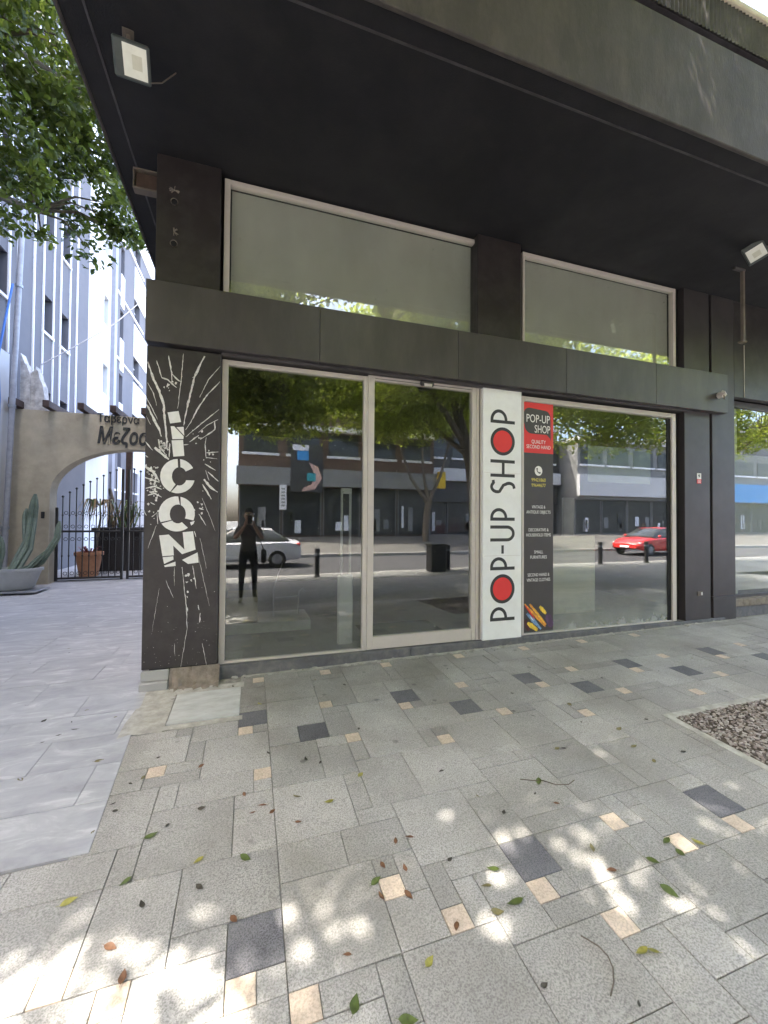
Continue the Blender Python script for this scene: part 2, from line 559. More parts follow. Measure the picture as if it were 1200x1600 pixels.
def sheet(name, x0, x1, y0, y1, nx, ny, mat, dz=0., zf=None, mask=None, **kw):
    mb = MB()
    zf = zf or gz
    xs = [x0 + (x1 - x0) * i / nx for i in range(nx + 1)] if isinstance(nx, int) else nx
    ys = [y0 + (y1 - y0) * i / ny for i in range(ny + 1)] if isinstance(ny, int) else ny
    vs_ = [(x, y, zf(x, y) + dz) for y in ys for x in xs]
    w = len(xs)
    fs_ = [(j * w + i, j * w + i + 1, (j + 1) * w + i + 1, (j + 1) * w + i) for j in range(len(ys) - 1) for i in range(w - 1)]
    mb.add(vs_, fs_)
    return mb.build(name, mat, **kw)

# ================================================================== SETTING: ground, street, pavement
sheet('ground', -300, 400, -300, 300, 2, 2, MT['pave_far'], zf=lambda x, y: -.62, kind='structure')
sheet('road', -90, 130, -15.3, -8.7, 20, 3, MT['asphalt'], zf=lambda x, y: -.36, kind='structure')
mb = MB()
for x in range(-60, 100, 2):
    z = gz(x + 1, -8.6)
    mb.bbox(x + .005, x + 1.995, -8.72, -8.55, -.6, z + .012, .012)
    mb.bbox(x + .005, x + 1.995, -15.5, -15.33, -.6, -.2, .012)
mb.build('kerb', MT['kerb'], kind='structure')
sheet('opposite_pavement', -90, 130, -40, -15.5, 4, [-40, -22, -15.5], MT['opp_pave'], zf=lambda x, y: -.21 + .51 * min(1, (-15.5 - y) / 6.5), kind='structure')
XS = [-60, -20, -3, 0, 3, 6, 9, 20, 60, 100]
pav = sheet('pavement', 0, 0, 0, 0, XS, [-8.55, -7, -5.5, -4.6, -4.45], MT['pave_far'], dz=-.002, kind='structure')
# bed of joint sand under the visible slabs
sheet('paving_bed', 0, 0, 0, 0, [-20, -3, 0, 3, 6, 9, 14], [-4.45, -3, -2, -1, 0, .12], MT['joint'], dz=-.009, kind='structure')

# gravel bed (tree pit) limits
GX0, GX1, GY0, GY1 = 3.08, 4.75, -3.4, -1.76
MY0 = -1.84


def marble_edge(y):
    return -.68 + (y - MY0) * (-.77 + .68) / (-.59 - MY0)


def in_frame(x, y):
    q = Vector((x, y, gz(x, y))) - CAM
    z = q.dot(fw)
    if z < .25: return False
    px = 600 + 643 * q.dot(r2) / z
    py = 800 - 643 * q.dot(u2) / z
    return -700 < px < 1900 and py < 2600


DARK = [(0, 0), (4, -3), (12, 0), (16, -3), (24, 0), (28, -3), (36, 0), (40, -3), (0, -16), (12, -16), (24, -16), (48, 0), (52, -3), (60, 0), (64, -3), (72, 0)]
CREAM = [(1, 7), (7, 7), (13, 7), (21, 7), (29, 7), (37, 7), (45, 7), (6, 1), (12, -1), (0, -1), (7, -4), (13, -6), (1, -6), (18, 1), (19, -4), (25, -1), (30, 1), (36, -1), (31, -4),
         (25, -6), (37, -6), (42, 1), (18, -15), (20, -17), (6, -15), (8, -17), (12, -17), (0, -17), (-4, -16), (2, -18), (-6, -15), (-5, -4), (14, -19), (24, -17),
         (43, -4), (48, -1), (54, 1), (49, -6), (55, -4), (60, -1), (66, 1), (61, -6)]
I0, I1, J0, J1 = -22, 84, -35, 9
cells = {}
for i in range(I0, I1):
    for j in range(J0, J1):
        x, y = -.06 + (i + .5) * .1, -.95 + (j + .5) * .1
        if y > -.09: continue
        if y > MY0 + .02 and x < marble_edge(y) - .05: continue
        if x < -.02 and y > -.36: continue
        if -.56 < x < -.05 and -.80 < y < -.28: continue
        if x < -.05 and y > -.80: continue
        if GX0 < x < GX1 and GY0 < y < GY1: continue
        if not in_frame(x, y): continue
        cells[(i, j)] = None
tiles = []


def put(i, j, w, h_, kind):
    cs = [(a, b) for a in range(i, i + w) for b in range(j, j + h_)]
    if all(c in cells and cells[c] is None for c in cs):
        for c in cs: cells[c] = len(tiles)
        tiles.append((i, j, w, h_, kind))
        return True
    return False


for c in DARK: put(*c, 2, 2, 'd')
for c in CREAM: put(*c, 1, 1, 'c')
for t in [(2, -17, 4, 4), (6, -21, 4, 4), (10, -25, 4, 4), (16, -21, 2, 2), (8, -14, 4, 4), (14, -17, 4, 3), (2, -11, 4, 4), (14, -13, 4, 4), (-4, -11, 4, 4), (8, -3, 4, 4), (20, -3, 4, 4), (32, -3, 4, 4), (2, 3, 4, 4)]: put(*t, 'g')
rt_ = random.Random(21)
free = sorted(cells)
for sizes, tries in (([(4, 4), (4, 4), (4, 3), (3, 4)], 1.6), ([(3, 3), (4, 2), (3, 2), (3, 3), (2, 3)], 1.2)):
    # courses first (aligned), then free positions
    for k in range(int(len(free) * tries)):
        i, j = rt_.choice(free)
        if cells[(i, j)] is not None: continue
        # slide down-left until it touches a neighbour so that the slabs pack
        for _ in range(4):
            if cells.get((i - 1, j), 1) is None: i -= 1
            elif cells.get((i, j - 1), 1) is None: j -= 1
            else: break
        put(i, j, *rt_.choice(sizes), 'g')
for j in range(J0, J1):
    for i in range(I0, I1):
        if cells.get((i, j), 1) is not None: continue
        for (w, h_) in [(3, 3), (3, 2), (2, 3), (2, 2), (3, 1), (2, 1), (1, 2), (1, 1)]:
            if put(i, j, w, h_, 'g'): break


def tile_mesh(w, h_, mat):
    mb = MB()
    a, b, t, ch = w * .05 - .0017, h_ * .05 - .0017, .03, .0018
    mb.add([(-a, -b, -t), (a, -b, -t), (a, b, -t), (-a, b, -t), (-a, -b, -ch), (a, -b, -ch), (a, b, -ch), (-a, b, -ch),
            (-a + ch, -b + ch, 0), (a - ch, -b + ch, 0), (a - ch, b - ch, 0), (-a + ch, b - ch, 0)],
           [(0, 1, 5, 4), (1, 2, 6, 5), (2, 3, 7, 6), (3, 0, 4, 7), (4, 5, 9, 8), (5, 6, 10, 9), (6, 7, 11, 10), (7, 4, 8, 11), (8, 9, 10, 11)])
    return mb.mesh('paving_slab', mat)


def proj_area(x, y, a):
    q = Vector((x, y, gz(x, y))) - CAM
    z = max(q.dot(fw), .3)
    return a * abs(q.z) / z ** 3


tiles.sort(key=lambda t: -proj_area(-.06 + (t[0] + t[2] / 2) * .1, -.95 + (t[1] + t[3] / 2) * .1, t[2] * t[3]))
tm = {}
rest = MB()
for k, (i, j, w, h_, kd) in enumerate(tiles):
    x, y = -.06 + (i + w / 2) * .1, -.95 + (j + h_ / 2) * .1
    dz = rt_.uniform(-.0012, .0012)
    if k < 300:
        key = (w, h_, kd)
        if key not in tm: tm[key] = tile_mesh(w, h_, MT[{'d': 'granite_dark', 'c': 'granite_cream', 'g': 'granite'}[kd]])
        o = bpy.data.objects.new('paving_slab', tm[key])
        COL.objects.link(o)
        o.parent = pav
        o.location = (x, y, gz(x, y) + dz)
        o.rotation_euler = (TILT[0] + rt_.uniform(-.002, .002), TILT[1] + rt_.uniform(-.002, .002), rt_.uniform(-.002, .002))
    else:
        rest.mat = {'d': 1, 'c': 2, 'g': 0}[kd]
        a, b = w * .05 - .003, h_ * .05 - .003
        c = [(x - a, y - b), (x + a, y - b), (x + a, y + b), (x - a, y + b)]
        rest.add([(p[0], p[1], gz(*p) + dz) for p in c] + [(p[0], p[1], gz(*p) - .02) for p in c], [(0, 1, 2, 3), (4, 5, 1, 0), (5, 6, 2, 1), (6, 7, 3, 2), (7, 4, 0, 3)])
if rest.v: rest.build('distant_paving_slabs', [MT['granite'], MT['granite_dark'], MT['granite_cream']], pav, kind='stuff')
# slab field outside the frame
sheet('side_paving', 0, 0, 0, 0, [8.3, 9, 14], [-4.45, -2, .0], MT['pave_far'], dz=-.001, kind='structure')

# hatch with mortar surround
mb = MB()
for (x0, x1, y0, y1) in [(-.60, -.035, -.845, -.785), (-.62, -.557, -.785, -.3), (-.62, -.03, -.298, -.2)]:
    cs = [(x0, y0), (x1, y0), (x1, y1), (x0, y1)]
    mb.add([(a, b, gz(a, b) + .001) for a, b in cs] + [(a, b, gz(a, b) - .02) for a, b in cs], [(0, 1, 2, 3), (4, 5, 1, 0), (5, 6, 2, 1), (6, 7, 3, 2), (7, 4, 0, 3)])
hm = mb.build('hatch_surround', MT['mortar'], pav)
mb = MB().bbox(-.247, .247, -.235, .235, -.03, .006, .004)
o = mb.build('hatch_cover', MT['hatch'], pav)
o.location = (-.303, -.54, gz(-.303, -.54))
o.rotation_euler = (TILT[0], TILT[1], R(-.4))
mb = MB()
for (x0, x1, y0, y1) in [(-.83, -.56, -.86, -.18), (-.05, 6.3, -.12, -.07)]:
    n = max(2, int((x1 - x0) / .06))
    pts = [(x0 + (x1 - x0) * i / n, y0 + rt_.uniform(-.02, .02)) for i in range(n + 1)] + [(x0 + (x1 - x0) * (n - i) / n, y1) for i in range(n + 1)]
    mb.add([(a, b, gz(a, b) + .002 + rt_.uniform(-.002, .003)) for a, b in pts], [(i, i + 1, 2 * n - i, 2 * n + 1 - i) for i in range(n)])
mb.build('mortar_patch', MT['mortar'], pav)
# mortar crumbs along the foot of the sill
mb = MB()
for k in range(170):
    x = rt_.uniform(-.2, 6.2)
    y = rt_.uniform(-.125, -.075)
    s = rt_.uniform(.006, .02)
    mb.ball((x, y, gz(x, y) + s * .2), s, 5, 3, (rt_.uniform(.8, 2.2), 1, .5))
mb.build('mortar_crumbs', [MT['mortar']], pav, kind='stuff')

# marble alley floor: bed and slabs
alley = sheet('alley_floor', 0, 0, 0, 0, [-5, -3, -1.5, -.62], [MY0, -1, 0, .3, 3, 7], MT['alley_joint'], dz=-.006, kind='structure')
yard = sheet('courtyard_floor', 0, 0, 0, 0, [-5.2, -.8], [6.95, 18], MT['marble'], dz=.0, zf=lambda x, y: .035, kind='structure')
rm = random.Random(5)
rows = [-1.84, -1.485, -1.14, -.80, -.465, -.125, .21, .55]
while rows[-1] < 6.9: rows.append(rows[-1] + .6 if rows[-1] > 1.0 else rows[-1] + .34)
starts = [-1.65, -.86, -1.215, -.86, -1.215, -.9, -1.3]
for r_ in range(len(rows) - 1):
    y0, y1 = rows[r_], rows[r_ + 1]
    xr = marble_edge(min((y0 + y1) / 2, 0)) if y0 < -.2 else -.86
    cuts = [xr]
    x = starts[r_] if r_ < len(starts) else -.9 - rm.random() * .5
    while x > -4.8:
        if x < xr - .03: cuts.append(x)
        x -= .71 if y1 - y0 < .4 else 1.1
    cuts.append(-4.8)
    for a, b in zip(cuts[1:], cuts[:-1]):
        if b < -3.6 and y0 < 2.5: continue
        g = .0014
        mb = MB()
        cx, cy = (a + b) / 2, (y0 + y1) / 2
        c = [(a + g, y0 + g), (b - g, y0 + g), (b - g, y1 - g), (a + g, y1 - g)]
        if y0 < -.2: c[1] = (marble_edge(y0), y0 + g) if b == xr else c[1]; c[2] = (marble_edge(y1), y1 - g) if b == xr else c[2]
        mb.add([(p[0] - cx, p[1] - cy, gz(*p) + .004) for p in c] + [(p[0] - cx, p[1] - cy, gz(*p) - .02) for p in c], [(0, 1, 2, 3), (4, 5, 1, 0), (5, 6, 2, 1), (6, 7, 3, 2), (7, 4, 0, 3)])
        o = mb.build('marble_slab', MT['marble'], alley)
        o.location = (cx, cy, rm.uniform(-.001, .001))

# gravel bed
sheet('gravel_bed', 0, 0, 0, 0, [GX0, GX1], [GY0, GY1], MT['soil'], dz=-.006, kind='structure')
mb = MB()
kb = MB()
for x0, x1, y0, y1 in [(GX0 - .06, GX1 + .06, GY1, GY1 + .06), (GX0 - .06, GX0, GY0, GY1)]:
    c = [(x0, y0), (x1, y0), (x1, y1), (x0, y1)]
    kb.add([(a, b, gz(a, b) + .003) for a, b in c] + [(a, b, gz(a, b) - .05) for a, b in c], [(0, 1, 2, 3), (4, 5, 1, 0), (5, 6, 2, 1), (6, 7, 3, 2), (7, 4, 0, 3)])
kb.build('gravel_edging', MT['mortar'], pav)
rp = random.Random(11)
ico = bmesh.new()
bmesh.ops.create_icosphere(ico, subdivisions=1, radius=1)
ico.verts.index_update()
iv = [v.co.copy() for v in ico.verts]
jf = [[v.index for v in f.verts] for f in ico.faces]
ico.free()
pm = [M('gravel_%d' % k, c, .85, .2, 40, .1, 90) for k, c in enumerate([(.31, .275, .245), (.23, .19, .165), (.15, .125, .115), (.40, .37, .34)])]
for k in range(9000):
    x, y = rp.uniform(GX0, GX1), rp.uniform(GY0, GY1)
    if rp.random() < .85 and y < -2.7: continue
    s = rp.uniform(.005, .0125)
    rot = Matrix.Rotation(rp.uniform(0, 6.28), 3, 'Z') @ Matrix.Rotation(rp.uniform(-.5, .5), 3, 'X')
    sc = (rp.uniform(.9, 1.7), rp.uniform(.7, 1.1), rp.uniform(.45, .8))
    ws = []
    for v in iv:
        q = rot @ Vector((v.x * sc[0] * rp.uniform(.85, 1.15), v.y * sc[1], v.z * sc[2])) * s
        ws.append((x + q.x, y + q.y, gz(x, y) + s * .45 + rp.uniform(0, .006) * 0 + q.z))
    mb.mat = rp.choice([0, 0, 1, 1, 2, 3])
    mb.add(ws, jf)
mb.build('gravel', pm, kind='stuff', label='brown and grey gravel filling a bed in the paving', cat='gravel')

ICON= [('i', [[(-0.69, 2.363), (-0.604, 2.383), (-0.583, 2.289), (-0.669, 2.269)], [(-0.664, 2.245), (-0.637, 2.247), (-0.561, 2.165), (-0.562, 2.141), (-0.649, 2.133)], [(-0.619, 2.24), (-0.562, 2.248), (-0.556, 2.171)], [(-0.655, 2.122), (-0.565, 2.133), (-0.553, 1.993), (-0.639, 1.982)]]), ('c', [[(-0.606, 1.963), (-0.636, 1.958), (-0.665, 1.945), (-0.69, 1.926), (-0.711, 1.901), (-0.727, 1.872), (-0.736, 1.84), (-0.739, 1.807), (-0.735, 1.774), (-0.724, 1.743), (-0.707, 1.716), (-0.685, 1.693), (-0.659, 1.676), (-0.618, 1.742), (-0.627, 1.751), (-0.636, 1.763), (-0.642, 1.777), (-0.646, 1.792), (-0.648, 1.808), (-0.647, 1.824), (-0.644, 1.84), (-0.639, 1.854), (-0.632, 1.867), (-0.622, 1.878), (-0.612, 1.886), (-0.601, 1.891)], [(-0.482, 1.889), (-0.487, 1.899), (-0.494, 1.909), (-0.501, 1.918), (-0.509, 1.926), (-0.517, 1.933), (-0.526, 1.94), (-0.535, 1.946), (-0.545, 1.951), (-0.555, 1.955), (-0.565, 1.959), (-0.576, 1.961), (-0.586, 1.963), (-0.582, 1.892), (-0.578, 1.891), (-0.574, 1.89), (-0.57, 1.888), (-0.566, 1.886), (-0.562, 1.884), (-0.558, 1.881), (-0.554, 1.878), (-0.551, 1.874), (-0.548, 1.87), (-0.545, 1.866), (-0.542, 1.862), (-0.54, 1.857)], [(-0.652, 1.674), (-0.634, 1.668), (-0.615, 1.664), (-0.596, 1.664), (-0.576, 1.667), (-0.558, 1.673), (-0.54, 1.681), (-0.523, 1.693), (-0.508, 1.706), (-0.495, 1.722), (-0.483, 1.74), (-0.475, 1.759), (-0.469, 1.78), (-0.535, 1.78), (-0.538, 1.772), (-0.542, 1.764), (-0.546, 1.757), (-0.552, 1.751), (-0.557, 1.745), (-0.563, 1.741), (-0.569, 1.737), (-0.576, 1.734), (-0.583, 1.733), (-0.59, 1.732), (-0.597, 1.733), (-0.603, 1.735)]]), ('o', [[(-0.596, 1.636), (-0.621, 1.636), (-0.646, 1.63), (-0.669, 1.62), (-0.691, 1.606), (-0.709, 1.587), (-0.724, 1.566), (-0.736, 1.542), (-0.743, 1.516), (-0.746, 1.49), (-0.745, 1.463), (-0.739, 1.437), (-0.729, 1.412), (-0.646, 1.433), (-0.653, 1.447), (-0.658, 1.463), (-0.66, 1.48), (-0.659, 1.497), (-0.656, 1.514), (-0.65, 1.529), (-0.642, 1.542), (-0.632, 1.553), (-0.62, 1.561), (-0.608, 1.565), (-0.595, 1.567), (-0.582, 1.564)], [(-0.472, 1.428), (-0.466, 1.449), (-0.462, 1.471), (-0.462, 1.494), (-0.465, 1.516), (-0.471, 1.537), (-0.48, 1.558), (-0.492, 1.577), (-0.505, 1.593), (-0.522, 1.608), (-0.539, 1.619), (-0.558, 1.628), (-0.578, 1.634), (-0.574, 1.561), (-0.566, 1.556), (-0.559, 1.55), (-0.552, 1.542), (-0.546, 1.533), (-0.541, 1.524), (-0.538, 1.513), (-0.535, 1.502), (-0.534, 1.491), (-0.533, 1.479), (-0.534, 1.468), (-0.537, 1.456), (-0.54, 1.446)], [(-0.723, 1.401), (-0.711, 1.384), (-0.697, 1.369), (-0.681, 1.357), (-0.664, 1.347), (-0.646, 1.339), (-0.627, 1.334), (-0.608, 1.332), (-0.588, 1.333), (-0.569, 1.336), (-0.55, 1.343), (-0.532, 1.352), (-0.516, 1.364), (-0.564, 1.413), (-0.57, 1.409), (-0.577, 1.406), (-0.583, 1.403), (-0.59, 1.402), (-0.597, 1.402), (-0.604, 1.402), (-0.611, 1.404), (-0.617, 1.407), (-0.624, 1.41), (-0.63, 1.414), (-0.635, 1.42), (-0.641, 1.426)], [(-0.499, 1.412), (-0.461, 1.425), (-0.472, 1.397), (-0.489, 1.384)]]), ('n', [[(-0.739, 1.298), (-0.665, 1.305), (-0.54, 1.174), (-0.556, 1.325), (-0.474, 1.333), (-0.451, 1.172), (-0.558, 1.134), (-0.629, 1.21), (-0.623, 1.125), (-0.711, 1.119)], [(-0.709, 1.11), (-0.627, 1.117), (-0.625, 1.088), (-0.697, 1.053)], [(-0.697, 1.038), (-0.61, 1.07), (-0.608, 1.033), (-0.691, 1.026)], [(-0.557, 1.084), (-0.435, 1.147), (-0.425, 1.058), (-0.509, 1.048)]])]
CRACKS= [([(-0.849, 2.786), (-0.801, 2.637), (-0.758, 2.547), (-0.722, 2.429), (-0.707, 2.257), (-0.694, 2.128), (-0.689, 2.042)], 26), ([(-0.851, 2.417), (-0.804, 2.318), (-0.757, 2.219), (-0.733, 2.151)], 26), ([(-0.781, 2.804), (-0.74, 2.661)], 14), ([(-0.74, 2.661), (-0.694, 2.649), (-0.623, 2.587)], 18), ([(-0.689, 2.859), (-0.664, 2.714), (-0.659, 2.636)], 16), ([(-0.663, 2.705), (-0.608, 2.65), (-0.588, 2.644)], 16), ([(-0.572, 2.892), (-0.588, 2.644), (-0.612, 2.405)], 9), ([(-0.402, 2.892), (-0.481, 2.7), (-0.53, 2.456), (-0.562, 2.26)], 24), ([(-0.481, 2.7), (-0.497, 2.689)], 12), ([(-0.269, 2.819), (-0.367, 2.686), (-0.438, 2.518)], 9), ([(-0.271, 2.679), (-0.365, 2.561), (-0.437, 2.447), (-0.507, 2.291), (-0.546, 2.222)], 15), ([(-0.276, 2.426), (-0.418, 2.289), (-0.545, 2.16)], 11), ([(-0.283, 2.335), (-0.377, 2.274), (-0.442, 2.207)], 11), ([(-0.312, 2.315), (-0.307, 2.244), (-0.376, 2.185), (-0.429, 2.146)], 16), ([(-0.441, 2.181), (-0.513, 2.118)], 16), ([(-0.847, 2.606), (-0.8, 2.517), (-0.775, 2.416)], 9), ([(-0.856, 2.477), (-0.805, 2.378), (-0.766, 2.296)], 9), ([(-0.857, 2.322), (-0.818, 2.248)], 6), ([(-0.857, 2.1), (-0.8, 2.027)], 14), ([(-0.856, 1.981), (-0.833, 1.965)], 12), ([(-0.858, 1.887), (-0.797, 1.847), (-0.742, 1.763)], 34), ([(-0.856, 1.793), (-0.811, 1.778), (-0.742, 1.755)], 20), ([(-0.847, 1.7), (-0.78, 1.719), (-0.726, 1.695)], 18), ([(-0.832, 1.641), (-0.779, 1.659), (-0.725, 1.626)], 16), ([(-0.785, 2.053), (-0.723, 1.997), (-0.676, 1.956)], 40), ([(-0.755, 2.124), (-0.747, 2.056), (-0.7, 1.998)], 18), ([(-0.67, 2.095), (-0.672, 1.974)], 12), ([(-0.376, 2.167), (-0.387, 2.104), (-0.377, 1.981)], 12), ([(-0.374, 2.03), (-0.275, 2.044)], 16), ([(-0.378, 1.989), (-0.283, 1.981)], 10), ([(-0.385, 1.931), (-0.298, 1.877)], 16), ([(-0.359, 1.861), (-0.272, 1.78)], 16), ([(-0.391, 1.794), (-0.337, 1.724), (-0.275, 1.682)], 30), ([(-0.403, 1.749), (-0.327, 1.618)], 16), ([(-0.38, 1.874), (-0.35, 1.786)], 8), ([(-0.56, 2.089), (-0.52, 2.096)], 10), ([(-0.404, 1.626), (-0.343, 1.474), (-0.293, 1.334)], 5), ([(-0.426, 1.537), (-0.39, 1.525)], 18), ([(-0.427, 1.486), (-0.371, 1.385)], 14), ([(-0.84, 1.469), (-0.862, 1.518)], 10), ([(-0.796, 1.457), (-0.759, 1.495), (-0.752, 1.396)], 12), ([(-0.809, 1.58), (-0.776, 1.562)], 14), ([(-0.556, 1.022), (-0.517, 0.658), (-0.509, 0.483), (-0.555, 0.158)], 7), ([(-0.471, 1.032), (-0.439, 0.829)], 9), ([(-0.432, 1.132), (-0.332, 0.672)], 4), ([(-0.416, 1.271), (-0.36, 1.003)], 4), ([(-0.732, 0.842), (-0.781, 0.479)], 3), ([(-0.684, 0.914), (-0.62, 0.757)], 5), ([(-0.425, 0.684), (-0.413, 0.639)], 14), ([(-0.407, 0.613), (-0.409, 0.532)], 14), ([(-0.518, 0.77), (-0.507, 0.751)], 10), ([(-0.511, 0.67), (-0.507, 0.632)], 12), ([(-0.386, 0.347), (-0.348, 0.155)], 5), ([(-0.609, 0.367), (-0.601, 0.255)], 4), ([(-0.762, 1.384), (-0.825, 1.188)], 6), ([(-0.618, 1.023), (-0.616, 0.862)], 4), ([(-0.463, 1.334), (-0.451, 1.283)], 12)]

# ================================================================== SHOP BUILDING
shop = empty('shop_building', (0, 0, 0), label='black fronted corner shop building under a deep dark canopy', cat='building')
SOF = 4.62
# canopy slab, drip beads, front beam, ribbed parapet
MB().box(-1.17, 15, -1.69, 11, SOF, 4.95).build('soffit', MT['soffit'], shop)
MB().box(-1.02, 15, -1.552, -1.538, SOF - .007, SOF + .01).box(-1.02, -1.006, -1.538, 9, SOF - .005, SOF + .01).build('drip_bead', MT['rib'], shop)
MB().bbox(-1.19, 15, -1.72, -1.686, SOF - .012, 5.44, .006).bbox(-1.19, -1.165, -1.685, 11, SOF - .012, 5.44, .006).build('canopy_fascia', MT['fascia'], shop)
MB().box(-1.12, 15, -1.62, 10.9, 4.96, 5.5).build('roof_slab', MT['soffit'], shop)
mb = MB()
n = int((15 + 1.17) / .022)
vs_, fs_ = [], []
for i in range(n + 1):
    x = -1.17 + i * .022
    d = .012 if i % 2 else 0
    vs_ += [(x, -1.735 + d, 5.5), (x, -1.735 + d, 5.81)]
fs_ = [(2 * i, 2 * i + 2, 2 * i + 3, 2 * i + 1) for i in range(n)]
mb.add(vs_, fs_)
mb.box(-1.15, 15, -1.715, -1.66, 5.5, 5.81)
par = mb.build('ribbed_parapet', MT['rib'], shop)
MB().bbox(-1.19, 15.02, -1.755, -1.6, 5.812, 5.86, .008).build('parapet_cap', MT['cap'], par)

# corner pillar with the printed lettering
PY = -.1
pil = MB().bbox(-.858, -.262, PY, .42, .158, 2.93, .004).build('corner_pillar', MT['black_panel'], shop)
MB().bbox(-.805, -.285, PY, .42, 3.3, SOF, .004).build('upper_pillar', MT['black_panel'], shop)
for nm, polys in ICON:
    mb = MB()
    for p in polys: mb.prism_xz(p, PY - .0025, PY - .0003)
    o = mb.build('letter', MT['print_white'], pil)
    o['label'] = 'cracked white letter %s printed on the black pillar' % nm.upper()
mb = MB()
rc = random.Random(3)
for pts, w in CRACKS:
    wm = w * .00082
    # resample with a ragged tapering outline
    P_ = []
    for a, b in zip(pts[:-1], pts[1:]):
        m_ = max(2, int(math.dist(a, b) / .022))
        P_ += [(a[0] + (b[0] - a[0]) * k / m_, a[1] + (b[1] - a[1]) * k / m_) for k in range(m_)]
    P_.append(pts[-1])
    L_, R_ = [], []
    for k, p in enumerate(P_):
        a, b = P_[max(0, k - 1)], P_[min(len(P_) - 1, k + 1)]
        dx, dz = b[0] - a[0], b[1] - a[1]
        l_ = math.hypot(dx, dz) or 1
        nx, nz = -dz / l_, dx / l_
        t = k / max(1, len(P_) - 1)
        ww = wm * (.25 + .75 * math.sin(math.pi * min(1, .15 + t * .8))) * rc.uniform(.45, 1.15)
        j = rc.uniform(-.002, .002)
        cl = lambda v: min(max(v, -.855), -.265)
        L_.append((cl(p[0] + nx * ww * .5 + j), p[1] + nz * ww * .5))
        R_.append((cl(p[0] - nx * ww * .5 + j), p[1] - nz * ww * .5))
    o0 = len(mb.v)
    vs_ = [(a[0], PY - .0015, a[1]) for a in L_] + [(a[0], PY - .0015, a[1]) for a in R_]
    m_ = len(L_)
    mb.add(vs_, [(k, m_ + k, m_ + k + 1, k + 1) for k in range(m_ - 1)])


def shard(cx, cz, s):
    a0 = rc.uniform(0, 6.28)
    k = rc.randint(3, 5)
    p = [(min(max(cx + math.cos(a0 + i * 6.283 / k) * s * rc.uniform(.4, 1.2), -.855), -.265), cz + math.sin(a0 + i * 6.283 / k) * s * rc.uniform(.4, 1.5)) for i in range(k)]
    mb.add([(q[0], PY - .0012, q[1]) for q in p], [tuple(range(k))])


for cx, cz, sp_, cnt in [(-.72, 2.06, .035, 34), (-.80, 1.83, .05, 26), (-.78, 1.70, .05, 20), (-.66, 2.62, .05, 8), (-.80, 1.5, .05, 8), (-.45, 2.2, .06, 6), (-.36, 1.98, .04, 6), (-.42, 1.55, .04, 6), (-.5, .9, .08, 8)]:
    for k in range(cnt): shard(rc.gauss(cx, sp_ * .6), rc.gauss(cz, sp_), rc.uniform(.005, .015))
for k in range(60): shard(rc.uniform(-.85, -.27), .16 + abs(rc.gauss(0, .28)), rc.uniform(.0012, .0035))
mb.build('crack_print', MT['print_crack'], pil)
# plinth under the pillar
MB().bbox(-.86, -.645, -.172, .3, -.1, .062, .004).build('plinth_block', MT['stone_plinth'], shop)
MB().bbox(-.857, -.645, -.125, .3, .066, .150, .004).build('plinth_block', MT['stone_plinth'], shop)
mb = MB()
nx = 16
vs_ = []
for i in range(nx + 1):
    x = -.64 + .40 * i / nx
    for (y, z) in [(-.24 + rc.uniform(-.035, .035), gz(x, -.3) + .002), (-.15 + rc.uniform(-.03, .02), .02 + rc.uniform(-.02, .02)), (-.115 + rc.uniform(-.015, .008), .085 + rc.uniform(-.025, .02)), (-.095, .152)]:
        vs_.append((x, y, z))
mb.add(vs_, [(4 * i + k, 4 * i + 4 + k, 4 * i + 5 + k, 4 * i + 1 + k) for i in range(nx) for k in range(3)])
mb.build('plinth_concrete', MT['concrete'], shop, smooth=True)
MB().box(-.80, -.29, -.094, .3, .02, .157).build('pillar_foot', MT['gap'], shop)

# cladding band over the windows
seams = [-.863, .615, 2.096, 3.517, 4.93, 6.255]
for a, b in zip(seams[:-1], seams[1:]):
    MB().bbox(a + .0015, b - .0015, -.155, .03, 2.95, 3.478, .003).build('cladding_panel', MT['grey_panel'], shop)
MB().box(-.85, 6.24, -.14, .03, 2.962, 3.46).build('cladding_core', MT['gap'], shop)
MB().box(-.26, 5.6, -.09, .06, 2.925, 2.949).build('head_trim', MT['frame_dark'], shop)
# upper pier, right pilasters, black recess
MB().bbox(2.36, 2.925, -.1, .1, 3.3, SOF, .004).build('upper_pier', MT['black_panel'], shop)
MB().bbox(5.555, 6.035, -.06, .1, .10, SOF, .004).build('pilaster', MT['pilaster'], shop)
MB().bbox(6.085, 6.535, -.06, .1, .42, SOF, .004).bbox(6.085, 6.535, -.063, .1, .05, .415, .004).build('pilaster', MT['pilaster'], shop)
MB().box(6.03, 6.09, .03, .1, .08, SOF).build('recess_lining', MT['gap'], shop)
MB().box(5.44, 5.56, .03, .1, .1, SOF).build('recess_lining', MT['gap'], shop)
MB().box(2.38, 3.02, .04, .1, .1, 2.93).build('recess_lining', MT['gap'], shop)

# stone sill
sl = MB()
for a, b in [(-.27, 1.6), (1.605, 3.2), (3.205, 4.8), (4.805, 6.3)]:
    sl = MB().bbox(a, b, -.075, .12, -.12, .122, .006)
    sl.build('sill_stone', MT['sill'], shop)


